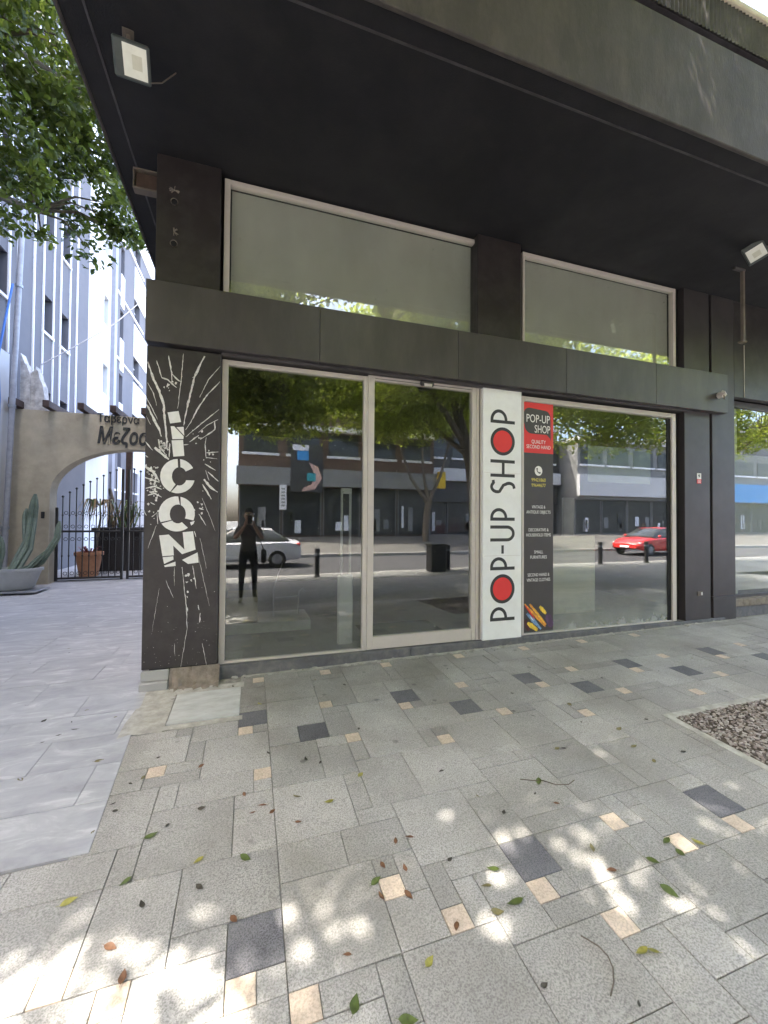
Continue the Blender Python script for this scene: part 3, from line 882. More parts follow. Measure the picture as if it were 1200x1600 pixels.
def window(x0, x1, z0, z1, jl, jr, head, foot, glass, name='window', y0=-.03, y1=.035, gy=0.0):
    f = MB()
    f.bbox(x0, x0 + jl, y0, y1, z0, z1, .003)
    f.bbox(x1 - jr, x1, y0, y1, z0, z1, .003)
    f.bbox(x0 + jl + .0005, x1 - jr - .0005, y0 + .002, y1, z1 - head, z1, .003)
    if foot: f.bbox(x0 + jl + .0005, x1 - jr - .0005, y0 + .002, y1, z0, z0 + foot, .003)
    o = f.build(name, MT['frame'], shop)
    p = MB()
    p.box(x0 + jl - .004, x1 - jr + .004, gy, gy + .008, z0 + max(foot - .004, .002), z1 - head + .004)
    p.build('pane', glass, o)
    return o


w1 = window(-.258, 1.132, .123, 2.912, .052, .042, .045, 0.018, MT['glass'])
dr = window(1.135, 2.386, .126, 2.93, .068, .05, .05, .125, MT['glass'], 'door')
MB().bbox(1.21, 2.33, -.036, -.031, 2.895, 2.90, .001).build('rail_line', MT['frame_dark'], dr)
MB().bbox(2.39, 2.455, -.03, .04, .123, 2.93, .004).build('door_jamb', MT['frame'], shop)
MB().bbox(2.425, 2.435, -.034, -.0305, .13, 2.92, .001).build('jamb_groove', MT['frame_dark'], shop)
mb = MB()
mb.bbox(1.70, 1.86, -.075, -.032, 2.872, 2.925, .014)
ds = mb.build('door_sensor', MT['frame_dark'], shop)
MB().bbox(1.735, 1.825, -.084, -.0755, 2.862, 2.892, .003).build('sensor_lens', MT['frame'], ds)
w2 = window(2.99, 5.436, .123, 2.90, .03, .07, .062, .012, MT['glass_dusty'])
MB().bbox(3.03, 5.36, -.037, -.0295, 2.842, 2.862, .002).build('rail_line', MT['frame'], w2)
MB().box(5.30, 5.366, -.006, -.001, .125, 2.835).build('black_edge', MT['gap'], w2)
wa = window(-.26, 2.41, 3.40, 4.60, .05, .04, .045, .04, MT['glass_up'])
wb = window(3.0, 5.445, 3.40, 4.60, .03, .05, .05, .04, MT['glass_up'])
for a, b in [(-.2, 2.37), (3.03, 5.4)]:
    MB().box(a, b, .06, .075, 3.42, 4.56).build('window_board', MT['blind'], shop)
mb = MB()
for zz in range(6): mb.add([(-.3 + 0 * zz, 0, 0)], [])
# neighbouring unit to the right: header panels, window, plinth
for a, b in [(6.54, 6.747), (6.75, 8.6), (8.604, 10.8), (10.804, 13)]:
    MB().bbox(a, b, -.058, .05, 3.235, SOF - .02, .003).build('header_panel', MT['black_panel'], shop)
MB().box(6.5, 13, -.05, .05, SOF - .022, SOF - .001).build('header_strip', MT['rib'], shop)
MB().bbox(6.744, 6.753, -.064, -.0585, 3.24, 4.0, .001).build('seam_cover', MT['frame'], shop)
w3 = window(6.56, 10.4, .34, 3.23, .03, .05, .09, .05, MT['glass'], y0=.07, y1=.13, gy=.1)
w3.data.materials[0] = MT['frame_dark']
MB().box(7.02, 7.09, .25, .3, .3, 3.2).box(6.6, 10.3, .7, .72, .3, 2.6).build('window_backing', MT['wall_white'], shop)
MB().bbox(6.54, 13, -.02, .14, .24, .345, .006).build('sill_stone', MT['concrete'], shop)
MB().bbox(6.54, 13, .0, .12, -.1, .238, .006).build('plinth_block', MT['sill'], shop)
MB().bbox(10.42, 13, -.04, .12, .35, 3.23, .006).build('pilaster', MT['pilaster'], shop)
# shell of the building
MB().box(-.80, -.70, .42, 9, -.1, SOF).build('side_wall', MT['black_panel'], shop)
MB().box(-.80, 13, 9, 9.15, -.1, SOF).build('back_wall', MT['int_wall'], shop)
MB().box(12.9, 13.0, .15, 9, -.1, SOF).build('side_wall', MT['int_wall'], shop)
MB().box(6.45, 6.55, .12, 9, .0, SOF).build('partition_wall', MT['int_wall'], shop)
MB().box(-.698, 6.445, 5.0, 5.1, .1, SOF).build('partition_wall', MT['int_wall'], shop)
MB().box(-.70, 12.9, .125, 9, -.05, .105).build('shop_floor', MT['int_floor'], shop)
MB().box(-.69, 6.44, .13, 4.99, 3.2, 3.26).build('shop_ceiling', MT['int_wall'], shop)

# ---- small fittings on the facade
MT['chipped'] = M('chipped_plaster', (.19, .165, .135), .9, .35, 60)
for z in (4.22, 3.85):
    o = MB().lathe([(.0, -.004), (.022, -.004), (.03, .0), (.031, .006)], n=16)
    a = empty('cable_hole', (-.664, PY - .002, z), label='%s round cable hole with chipped rim in the upper pillar' % ('higher' if z > 4 else 'lower'), cat='cable hole')
    q = o.build('rim', MT['chipped'], a)
    q.rotation_euler = (R(90), 0, 0)
    mb = MB()
    mb.lathe([(.0, 0), (.022, 0)], n=14)
    q = mb.build('hole', MT['gap'], a)
    q.rotation_euler = (R(90), 0, 0)
    q.location = (0, -.0075, 0)
    mb = MB()
    for k in range(9):
        an = rc.uniform(0, 6.28)
        mb.tube([(0, 0, .10), (math.cos(an) * .02, -.012, .10 + math.sin(an) * .018), (math.cos(an) * .042, -.008, .10 + math.sin(an) * .035)], .0035, 5)
    mb.build('cable_ends', MT['chipped'], a)


def floodlight(loc, rz, tilt, label, big=1.0, roll_=0.0):
    e = empty('floodlight', loc, rz, label=label, cat='floodlight')
    e.rotation_euler = (0, roll_, rz)
    s = big
    MB().bbox(-.015 * s, .015 * s, -.01, .01, -.16 * s, 0, .003).bbox(-.04 * s, .04 * s, -.04, .04, -.008, 0, .002).build('stem', MT['conduit'], e)
    h_ = bpy.data.objects.new('housing', None)
    mb = MB()
    w, hh, t = .125 * s, .115 * s, .035 * s
    mb.bbox(-w, w, -t, t * .4, -hh, hh, .01)
    for k in range(9):
        z = -hh * .8 + k * hh * .2
        mb.box(-w * .8, w * .8, t * .4, t * 1.1, z - .004, z + .004)
    ho = mb.build('housing', MT['lamp_body'], e)
    ho.location = (0, -.02, -.16 * s - .06 * s)
    ho.rotation_euler = (tilt, 0, 0)
    mb = MB()
    a, b, c, d = w * .80, hh * .80, w * .34, hh * .36
    vs_ = [(-a * .62, -t - .002, -b), (a, -t - .002, -b), (a, -t - .002, b), (-a * .62, -t - .002, b),
           (-c * .6 + .02, -t - .0005, -d), (c + .02, -t - .0005, -d), (c + .02, -t - .0005, d), (-c * .6 + .02, -t - .0005, d)]
    mb.add(vs_, [(0, 1, 5, 4), (1, 2, 6, 5), (2, 3, 7, 6), (3, 0, 4, 7)])
    rf = mb.build('reflector', MT['lamp_glass'], ho)
    mb = MB().add(vs_[4:], [(0, 1, 2, 3)])
    mb.build('led_plate', MT['lamp_led'], ho)
    return e


floodlight((-.80, -1.02, SOF), R(12), R(48), 'grey floodlight hanging from the left end of the dark canopy soffit', .84, R(-8))
floodlight((5.62, -.98, SOF), R(-18), R(40), 'small floodlight at the right edge, under the soffit above the hanging post', .85, R(62))
# wiring from the floodlight
MB().tube([(-.665, -1.0, 4.36), (-.61, -.96, 4.42), (-.55, -.9, 4.56), (-.54, -.86, SOF)], .004, 6).build('lamp_cable', MT['conduit'], label='thin cable looping from the left floodlight to the soffit', cat='cable')
# hanging post
e = empty('hanging_post', (5.84, -.59, 3.69), label='slim brown square post hanging from the soffit near the right edge', cat='post')
MB().bbox(-.018, .018, -.018, .018, .02, SOF - 3.69, .004).build('shaft', MT['conduit'], e)
MB().bbox(-.05, .03, -.032, .032, 0, .02, .003).build('foot_plate', MT['conduit'], e)
MB().bbox(-.16, .03, -.02, .02, SOF - 3.69 - .03, SOF - 3.69 - .002, .003).build('head_bracket', MT['frame_dark'], e)
# box bracket at the side of the pillar under the soffit
e = empty('bracket_box', (-.88, .02, 4.335), label='open metal bracket box fixed beside the upper pillar under the soffit', cat='bracket')
MB().bbox(-.13, .13, -.03, .05, 0, .018, .003).bbox(-.13, .13, -.03, .05, .172, .185, .003).bbox(-.13, -.118, -.03, .05, .019, .171, .003).build('frame', MT['conduit'], e)
MB().box(-.11, .13, .0, .05, .03, .16).build('inner_panel', MT['wood_dark'], e)
# bent stub at the right end of the cladding band
e = empty('pipe_stub', (6.05, -.157, 3.17), label='torn pipe stub sticking out of the right end of the cladding band', cat='pipe stub')
mb = MB().lathe([(.03, 0), (.042, .015), (.036, .05), (.05, .075), (.03, .08), (.02, .04)], n=11)
for i, v in enumerate(mb.v): mb.v[i] = (v[0] * rc.uniform(.8, 1.2), -v[2] * rc.uniform(.75, 1.15), v[1] * rc.uniform(.85, 1.25))
mb.build('torn_rim', MT['frame'], e)
MB().tube([(0, -.005, 0), (.02, -.06, -.02), (.015, -.075, -.065)], [.016, .014, .012], 7).build('cable_end', MT['conduit'], e)
e = empty('wall_socket', (5.82, -.0615, .475), label='small metal socket plate low on the right pilaster', cat='socket')
MB().bbox(-.05, .05, -.012, .0, -.03, .03, .003).build('plate', MT['conduit'], e)
MB().bbox(.005, .028, -.02, -.0125, -.02, .018, .002).build('switch', MT['print_pale'], e)
e = empty('warning_sticker', (5.82, -.0615, 2.04), label='small white and red warning sticker on the right pilaster', cat='sticker')
MB().box(-.04, .04, -.002, 0, -.01, .07).build('white_field', MT['print_pale'], e)
MB().box(-.04, .04, -.002, 0, -.07, -.0105).build('red_field', MT['print_red'], e)
mb = MB().prism_xz([(-.012, .012), (.016, .018), (.006, .034), (.02, .05), (-.008, .054), (-.02, .035), (-.006, .028)], -.0032, -.0022)
mb.build('black_mark', MT['print_black'], e)
mb = MB()
for k in range(3): mb.box(-.03, .03, -.0032, -.0022, -.06 + k * .016, -.054 + k * .016)
mb.build('text_lines', MT['print_pale'], e)
for x, z in [(1.55, 2.9), (3.5, 4.5)]: pass

# ================================================================== SIGNS
SY = -.068
sg = empty('shop_sign', (2.705, SY, .12), label='tall white panel reading POP-UP SHOP upwards between door and window', cat='sign')
S0 = Vector((2.705, SY, .12))


def spart(mb, name, mat):
    mb.v = [(v[0] - S0.x, v[1] - S0.y, v[2] - S0.z) for v in mb.v]
    return mb.build(name, mat, sg)


spart(MB().bbox(2.453, 2.957, SY, -.005, .12, 2.945, .003), 'panel', MT['white_paint'])
XL_, XR_ = 2.546, 2.865     # letter tops to the left, feet to the right
ST = .036
LZ = {'P1': (.324, .478), 'O1': (.516, .844), 'P2': (.891, 1.035), 'D': (1.074, 1.168), 'U': (1.211, 1.391), 'P3': (1.444, 1.586), 'S': (1.756, 1.904), 'H': (1.936, 2.131), 'O2': (2.18, 2.499), 'P4': (2.543, 2.699)}


def ribbon(mb, pts, w, y=SY - .0016, closed=False):
    n = len(pts)
    l_, r_ = [], []
    for k in range(n):
        a = pts[k - 1] if (k > 0 or closed) else pts[k]
        b = pts[(k + 1) % n] if (k < n - 1 or closed) else pts[k]
        dx, dz = b[0] - a[0], b[1] - a[1]
        q = math.hypot(dx, dz) or 1
        l_.append((pts[k][0] - dz / q * w / 2, y, pts[k][1] + dx / q * w / 2))
        r_.append((pts[k][0] + dz / q * w / 2, y, pts[k][1] - dx / q * w / 2))
    m_ = n if closed else n - 1
    mb.add(l_ + r_, [(k, n + k, n + (k + 1) % n, (k + 1) % n) for k in range(m_)])


def el(cx, cz, rx, rz_, a0, a1, n=20):
    return [(cx + rx * math.cos(R(a0 + (a1 - a0) * k / n)), cz + rz_ * math.sin(R(a0 + (a1 - a0) * k / n))) for k in range(n + 1)]


for nm, (z0, z1) in LZ.items():
    mb = MB()
    s = ST
    if nm[0] == 'P':
        # rotated P: stem is the lower horizontal stroke, bowl bulges upwards on the left
        ribbon(mb, [(XL_, z0 + s / 2), (XR_, z0 + s / 2)], s)
        bw = (XR_ - XL_) * .69
        ribbon(mb, [(XL_ + s / 2, z0 + s * .9)] + el(XL_ + bw / 2, z0 + s, bw / 2 - s / 2, z1 - z0 - s * 1.5, 180, 0) + [(XL_ + bw - s / 2, z0 + s * .9)], s)
    elif nm[0] == 'O':
        cx, cz, rx, rz_ = (XL_ + XR_) / 2, (z0 + z1) / 2, (XR_ - XL_) / 2, (z1 - z0) / 2
        ribbon(mb, el(cx, cz, rx - s / 2, rz_ - s / 2, 0, 360, 40)[:-1], s, closed=True)
        q = MB().add([(p[0], SY - .0010, p[1]) for p in el(cx, cz, rx - s * .9, rz_ - s * .9, 0, 360, 40)[:-1]], [tuple(range(40))])
        spart(q, 'red_disc', MT['print_red'])
    elif nm == 'D':
        mb.add([(2.690, SY - .0016, z0), (2.722, SY - .0016, z0), (2.722, SY - .0016, z1), (2.690, SY - .0016, z1)], [(0, 1, 2, 3)])
    elif nm == 'U':
        zc = (z0 + z1) / 2
        ribbon(mb, [(XL_, z1 - s / 2), (XR_ - .1, z1 - s / 2)] + el(XR_ - .1, zc, .1 - s / 2, (z1 - z0) / 2 - s / 2, 90, -90, 16) + [(XL_, z0 + s / 2)], s)
    elif nm == 'H':
        ribbon(mb, [(XL_, z0 + s / 2), (XR_, z0 + s / 2)], s)
        ribbon(mb, [(XL_, z1 - s / 2), (XR_, z1 - s / 2)], s)
        ribbon(mb, [(2.712, z0 + s), (2.712, z1 - s)], s)
    elif nm == 'S':
        # rotated S
        zc = (z0 + z1) / 2
        ribbon(mb, [(XL_ + .035, z1 - .004)] + el(XL_ + .09, zc - .005, .075, (z1 - z0) / 2 - s / 2, 130, 292, 18) + [(2.715, zc + .015)] + el(2.79, zc - .012, .068, (z1 - z0) / 2 - s / 2 - .006, 128, 30, 12) + [(XR_ - .006, zc - .02)], s)
    spart(mb, 'letter', MT['print_black'])
for z in (1.05, 1.98): spart(MB().box(2.47, 2.94, SY - .0006, SY - .0002, z, z + .003), 'panel_crease', MT['frame'])

# poster strip on the glass
QY = -.012
PX0, PX1 = 3.022, 3.443
po = empty('window_poster', (3.23, QY, .16), label='tall black and red advertising strip stuck on the window beside the white sign', cat='poster')
P0 = Vector((3.23, QY, .16))


def ppart(mb, name, mat):
    mb.v = [(v[0] - P0.x, v[1] - P0.y, v[2] - P0.z) for v in mb.v]
    return mb.build(name, mat, po)


ppart(MB().box(PX0, PX1, QY - .002, QY + .002, .155, 2.244), 'black_field', MT['print_dark'])
ppart(MB().box(PX0, PX1, QY - .0025, QY + .002, 2.2445, 2.845), 'red_field', MT['print_red'])
bub = [(3.03, 2.60)] + el(3.11, 2.70, .085, .075, 180, 90, 8) + el(3.33, 2.66, .075, .095, 90, 0, 8) + [(3.408, 2.40), (3.395, 2.43), (3.35, 2.468)] + el(3.14, 2.56, .10, .09, 270, 190, 8)
ppart(MB().prism_xz(bub, QY - .0042, QY - .0028), 'speech_bubble', MT['print_dark'])
fx = lambda z, x=3.232: ((x, QY - .0062, z), (1, 0, 0), (0, 0, 1))


def ptext(body, z, size, width, mat, x=3.232, bold=.0):
    t = text('lettering', body, MT[mat], size, None, fx(z, x), width, .0004, bold=bold)
    t.data.transform(Matrix.Translation(-P0))
    t.parent = po
    return t


ptext('POP-UP', 2.645, .135, .33, 'print_pale', 3.225)
ptext('SHOP', 2.525, .13, .22, 'print_pale', 3.285)
ptext('QUALITY', 2.375, .062, .20, 'print_pale')
ptext('SECOND HAND', 2.315, .062, .34, 'print_pale')
q = el(3.232, 2.035, .054, .058, 0, 360, 28)[:-1]
ppart(MB().add([(p[0], QY - .004, p[1]) for p in q], [tuple(range(28))]), 'phone_disc', MT['print_pale'])
mb = MB()
ribbon(mb, [(3.212, 2.062), (3.208, 2.045), (3.222, 2.022), (3.242, 2.008), (3.257, 2.013)], .011, QY - .0055)
ribbon(mb, [(3.206, 2.066), (3.217, 2.05)], .018, QY - .0056)
ribbon(mb, [(3.243, 2.009), (3.26, 2.017)], .018, QY - .0056)
ppart(mb, 'phone_mark', MT['print_black'])
ptext('99421860', 1.925, .058, .20, 'print_yellow')
ptext('99644677', 1.862, .058, .20, 'print_yellow')
for z, a, wa_, b, wb_ in [(1.607, 'VINTAGE &', .19, 'ANTIQUE OBJECTS', .34), (1.338, 'DECORATIVE &', .28, 'HOUSEHOLD ITEMS', .345), (1.078, 'SMALL', .125, 'FURNITURES', .23), (.812, 'SECOND HAND &', .305, 'VINTAGE CLOTHES', .33)]:
    ptext(a, z, .052, wa_, 'print_pale')
    ptext(b, z - .06, .052, wb_, 'print_pale')
# brush strokes at the foot of the poster
rb = random.Random(8)


def brush(x0, z0, x1, z1, w, mat, y):
    mb = MB()
    n_ = 10
    L_, R_ = [], []
    dx, dz = x1 - x0, z1 - z0
    q_ = math.hypot(dx, dz)
    for k in range(n_ + 1):
        t = k / n_
        ww = w * (.35 + .65 * math.sin(math.pi * min(1, .12 + .8 * t))) * rb.uniform(.8, 1.15)
        cx, cz = x0 + dx * t, z0 + dz * t
        L_.append((cx - dz / q_ * ww / 2, y, cz + dx / q_ * ww / 2))
        R_.append((cx + dz / q_ * ww / 2, y, cz - dx / q_ * ww / 2))
    mb.add(L_ + R_, [(k, n_ + 1 + k, n_ + 2 + k, k + 1) for k in range(n_)])
    ppart(mb, 'brush_stroke', MT[mat])


brush(3.05, .30, 3.10, .17, .07, 'print_maroon', QY - .0030)
brush(3.36, .34, 3.42, .19, .10, 'print_purple', QY - .0031)
brush(3.11, .475, 3.34, .22, .035, 'print_orange', QY - .0034)
brush(3.04, .48, 3.33, .20, .03, 'print_orange', QY - .0036)
brush(3.05, .46, 3.18, .30, .018, 'print_red', QY - .0040)
brush(3.07, .37, 3.27, .175, .045, 'print_blue', QY - .0035)
brush(3.08, .26, 3.22, .165, .055, 'print_amber', QY - .0038)
brush(3.25, .44, 3.34, .35, .05, 'print_amber', QY - .0037)
brush(3.16, .42, 3.31, .25, .014, 'print_amber', QY - .0044)
brush(3.12, .33, 3.16, .28, .012, 'print_pale', QY - .0046)

# ================================================================== INSIDE THE SHOP
MT['board'] = M('pale_board', (.46, .44, .35), .8, .12, 5, stretch=(.3, 1, 4))
MT['green_board'] = M('pale_green_board', (.20, .25, .19), .6, .1, 4)
e = empty('security_gate', (1.0, .32, .105), label='white plastic anti-theft gate standing inside beside the door', cat='security gate')
MB().bbox(-.065, -.045, -.02, .02, .7, 1.66, .004).bbox(.03, .05, -.02, .02, .7, 1.66, .004).bbox(-.065, .05, -.021, .021, 1.62, 1.68, .004).build('hoop', MT['wall_white'], e)
MB().bbox(-.09, .07, -.035, .035, 0, .74, .012).build('base_box', MT['wall_white'], e)
MB().bbox(1.28, 2.25, .3, 1.0, .106, .118, .004).build('door_mat', MT['gap'], label='black rubber mat lying inside the glass door', cat='mat')
e = empty('display_platform', (.3, 1.3, .105), label='low grey display platform with wire rack inside the left window', cat='platform')
MB().bbox(-.6, .42, -.3, .3, 0, .12, .006).build('deck', MT['planter'], e)
MB().bbox(-.55, -.2, -.25, .25, .122, .42, .006).build('riser', MT['render_beige'], e)
MB().tube([(0, 0, .12), (-.01, 0, .45), (.04, 0, .62), (.1, 0, .78)], .007, 6).tube([(.02, 0, .35), (.3, 0, .36)], .006, 6).tube([(.30, 0, .13), (.31, 0, .42), (.36, 0, .46), (.38, 0, .40)], .008, 6).build('wire_rack', MT['steel'], e)
e = MB().bbox(3.47, 4.12, .03, .045, .32, 1.26, .004).build('chipboard_panel', MT['board'], label='beige board leaning inside the right window beside the poster', cat='board')
MB().bbox(4.03, 5.08, .05, .06, 1.94, 2.40, .004).build('notice_board', MT['green_board'], label='pale green rectangular board hanging inside the right window', cat='board')
MB().bbox(4.9, 5.12, 1.45, 1.5, 1.2, 1.83, .004).build('notice_card', MT['planter'], label='narrow grey card behind the beige board in the right window', cat='card')

# ================================================================== ALLEY: arch, gate, courtyard, side building
AY0, AY1 = 6.6, 6.95
arch = empty('arch_wall', (0, 0, 0), label='beige rendered wall with an arched gateway at the end of the alley', cat='wall')
acx, arx, spz, arz = -2.42, 1.69, 1.97, 1.03
LX, RX, TOP = -4.82, -.82, 3.74
mb = MB()
n = 28
ac = [(acx - arx, 0)] + [(acx - arx * math.cos(math.pi * k / n), spz + arz * math.sin(math.pi * k / n)) for k in range(n + 1)] + [(acx + arx, 0)]
for y, rev in ((AY0, False), (AY1, True)):
    # left pier, right pier, spandrel strips
    quads = [[(LX, 0), (acx - arx, 0), (acx - arx, spz), (LX, spz)], [(acx + arx, 0), (RX, 0), (RX, spz), (acx + arx, spz)],
             [(LX, spz), (acx - arx, spz), (acx - arx, TOP), (LX, TOP)], [(acx + arx, spz), (RX, spz), (RX, TOP), (acx + arx, TOP)]]
    for k in range(n):
        a, b = ac[1 + k], ac[2 + k]
        quads.append([a, b, (b[0], TOP), (a[0], TOP)])
    for q in quads:
        mb.add([(p[0], y, p[1]) for p in q], [(3, 2, 1, 0) if rev else (0, 1, 2, 3)])
for a, b in zip(ac[:-1], ac[1:]):
    mb.add([(a[0], AY0, a[1]), (b[0], AY0, b[1]), (b[0], AY1, b[1]), (a[0], AY1, a[1])], [(3, 2, 1, 0)])
mb.add([(LX, AY0, TOP), (RX, AY0, TOP), (RX, AY1, TOP), (LX, AY1, TOP), (LX, AY0, 0), (LX, AY1, 0)], [(0, 1, 2, 3), (4, 0, 3, 5)])
mb.build('rendered_wall', MT['render_beige'], arch)
fr = lambda x, z: ((x, AY0 - .012, z), (1, 0, 0), (0, 0, 1))
text('lettering', 'Ταβέρνα', MT['print_black'], .26, arch, fr(-2.84, 3.66), .82, .008, bold=.003)
text('lettering', 'Μεζοσ', MT['print_black'], .5, arch, fr(-2.76, 3.26), 1.02, .008, bold=.014, shear=.18)
text('lettering', 'τάκια', MT['print_black'], .42, arch, fr(-1.62, 3.26), 1.0, .008, bold=.008) if False else None
# broken old wall on top, left
mb = MB()
rj = random.Random(4)
xs = [-4.7 + .09 * k for k in range(6)]
hs = [4.95, 4.75, 4.55, 4.62, 4.42, 4.0]
for k in range(5):
    p = [(xs[k], TOP + .002), (xs[k + 1], TOP + .002), (xs[k + 1], hs[k + 1] + rj.uniform(-.12, .1)), ((xs[k] + xs[k + 1]) / 2, hs[k] + rj.uniform(-.15, .1)), (xs[k], hs[k])]
    mb.prism_xz(p, AY0 + .03 + rj.uniform(0, .06), AY1 - .08)
mb.build('broken_masonry', M('old_whitewash', (.5, .48, .46), .9, .3, 8, .5, 30, dirt=(.2, .17, .15), dirt_amt=.7, dirt_scale=6), arch)
# pergola beams over the arch
for k, x in enumerate([-4.68, -4.1, -3.48, -2.88, -2.28]):
    b = MB().bbox(-.06, .06, -.42, 5.5, -.07, .08, .008).build('pergola_beam', MT['wood_dark'], label='dark wooden pergola beam jutting over the arch wall, %s from the left' % ['first', 'second', 'third', 'fourth', 'fifth'][k], cat='beam', group='pergola beams over the arch')
    b.location = (x, AY0 + .12, TOP + .085)
# gate
gate = empty('iron_gate', (acx, AY0 + .2, .04), label='black wrought iron double gate with ball finials under the arch', cat='gate')


def arch_top(x): return spz + arz * math.sqrt(max(0, 1 - ((x - acx) / arx) ** 2))


for side, (xa, xb) in enumerate([(-4.07, -2.76), (-2.69, -1.42 + .6)]):
    fr_ = MB()
    y = 0.0
    lx = lambda v: v - acx
    fr_.bbox(lx(xa), lx(xa) + .05, -.025, .025, 0, 1.62 if side == 0 else 2.52, .004)
    fr_.bbox(lx(xb) - .05, lx(xb), -.025, .025, 0, 2.52 if side == 0 else 1.62, .004)
    for z in (.03, 1.07): fr_.bbox(lx(xa) + .05, lx(xb) - .05, -.02, .02, z, z + .045, .004)
    lf = fr_.build('gate_leaf', MT['iron'], gate)
    x = xa + .13
    while x < xb - .06:
        t = (x - xa) / (xb - xa) if side == 0 else (xb - x) / (xb - xa)
        top = min(1.75 + .85 * t ** .8, arch_top(x) - .12) - .04
        mb = MB().tube([(lx(x), 0, .05), (lx(x), 0, top)], .011, 6)
        mb.ball((lx(x), 0, top + .02), .026, 7, 5)
        for z in (.55, 1.45): mb.ball((lx(x), 0, z), .021, 6, 4, (1, 1, 1.5))
        mb.build('bar', MT['iron'], lf)
        x += .128
    mb = MB()
    x = xa + .13
    while x < xb - .15:
        for z in (1.5, 1.0 - .08, 1.2, .16):
            cx = lx(x) + .064
            mb.tube([(cx + .036 * math.cos(a * .63), 0, z + .036 * math.sin(a * .63)) for a in range(11)], .006, 5, False)
        x += .128 * (1 if side else 1)
    mb.build('scrollwork', MT['iron'], lf, kind='stuff')
MB().bbox(-2.80 - acx, -2.755 - acx, -.05, -.026, .98, 1.2, .004).build('lock_box', MT['iron'], gate)
# intercom box on jamb
MB().bbox(-4.25, -4.19, AY0 - .03, AY0 - .002, 1.42, 1.56, .006).build('bell_box', MT['iron'], label='small black bell box on the arch jamb beside the gate', cat='bell')
# courtyard behind the gate
MB().box(-5.2, -.8, 17, 17.2, 0, 6.5).box(-5.2, -.8, 16.5, 17, 0, 1.25).build('courtyard_wall', MT['wall_white'], label='white wall with low ledge closing the courtyard behind the gate', cat='wall')
for i, (x, y) in enumerate([(-3.25, 9.2), (-2.4, 8.4)]):
    MB().bbox(-.075, .075, -.075, .075, 0, TOP, .008).build('pergola_post', MT['wood_dark'], label=['brown pergola post behind the dark planter in the courtyard', 'brown pergola post near the chairs at the right of the gate'][i], cat='post', group='pergola posts').location = (x, y, .036)
e = empty('terracotta_pot', (-3.68, 7.6, .036), label='terracotta flower pot standing behind the iron gate', cat='pot')
MB().lathe([(0, .02), (.19, 0), (.27, .5), (.30, .5), (.30, .58), (.26, .58), (.25, .52), (0, .5)], n=22).build('pot', MT['terracotta'], e, smooth=True)
mb = MB()
rq = random.Random(2)
for k in range(26):
    a, l_ = rq.uniform(0, 6.28), rq.uniform(.12, .3)
    c, s = math.cos(a), math.sin(a)
    w = .02
    p0 = Vector((c * .05, s * .05, .5)); p1 = p0 + Vector((c * l_ * .6, s * l_ * .6, l_ * .7)); p2 = p1 + Vector((c * l_ * .5, s * l_ * .5, -.02))
    sd_ = Vector((-s, c, 0)) * w
    mb.add([p0 - sd_ * .5, p0 + sd_ * .5, p1 + sd_, p1 - sd_, p2], [(0, 1, 2, 3), (3, 2, 4)])
mb.build('plant', M('red_plant', (.16, .04, .045), .6, .4, 20), e)
e = empty('wicker_planter', (-3.3, 8.9, .036), label='large dark square planter with palm behind the gate', cat='planter')
MB().bbox(-.55, .55, -.45, .45, 0, 1.05, .02).bbox(-.6, .6, -.5, .5, 1.051, 1.14, .012).build('box', MT['wicker'], e)
mb = MB()
for k in range(40):
    a, l_ = rq.uniform(0, 6.28), rq.uniform(.35, .95)
    c, s = math.cos(a), math.sin(a)
    bx, by = rq.uniform(-.25, .25), rq.uniform(-.2, .2)
    hgt = rq.uniform(.4, 1.0)
    pts = [Vector((bx, by, 1.12)), Vector((bx + c * l_ * .4, by + s * l_ * .4, 1.12 + hgt * .8)), Vector((bx + c * l_ * .8, by + s * l_ * .8, 1.12 + hgt * .75)), Vector((bx + c * l_ * 1.05, by + s * l_ * 1.05, 1.12 + hgt * .2))]
    w = .022
    sd_ = Vector((-s, c, 0)) * w
    mb.mat = 0 if rq.random() < .6 else 1
    mb.add([pts[0] - sd_, pts[0] + sd_, pts[1] + sd_, pts[1] - sd_, pts[2] + sd_ * .8, pts[2] - sd_ * .8, pts[3]], [(0, 1, 2, 3), (3, 2, 4, 5), (5, 4, 6)])
mb.build('palm_leaves', [MT['leafgreen'], MT['dry']], e)
MB().tube([(-.3, 0, 1.1), (-.32, 0, 1.5), (-.28, 0, 1.9), (-.34, 0, 2.2)], [.07, .06, .055, .04], 9).build('palm_stem', MT['bark'], e)
# tall dry dracaena leaning by the pot
e = empty('dry_plant', (-3.75, 8.2, .036), label='thin leggy plant with drooping dry leaves at the left of the planter', cat='plant')
MB().tube([(0, 0, 0), (.05, 0, .8), (.12, 0, 1.4), (.1, 0, 1.75)], [.035, .03, .025, .02], 7).build('stem', MT['bark'], e)
mb = MB()
for k in range(34):
    a, l_ = rq.uniform(0, 6.28), rq.uniform(.3, .65)
    c, s = math.cos(a), math.sin(a)
    p0 = Vector((.1, 0, 1.7)); p1 = p0 + Vector((c * l_ * .6, s * l_ * .6, .18)); p2 = p0 + Vector((c * l_, s * l_, -.25 - rq.random() * .3))
    sd_ = Vector((-s, c, 0)) * .018
    mb.mat = rq.choice([0, 1, 1])
    mb.add([p0 - sd_ * .5, p0 + sd_ * .5, p1 + sd_, p1 - sd_, p2], [(0, 1, 2, 3), (3, 2, 4)])
mb.build('leaves', [MT['leafgreen'], MT['dry']], e)
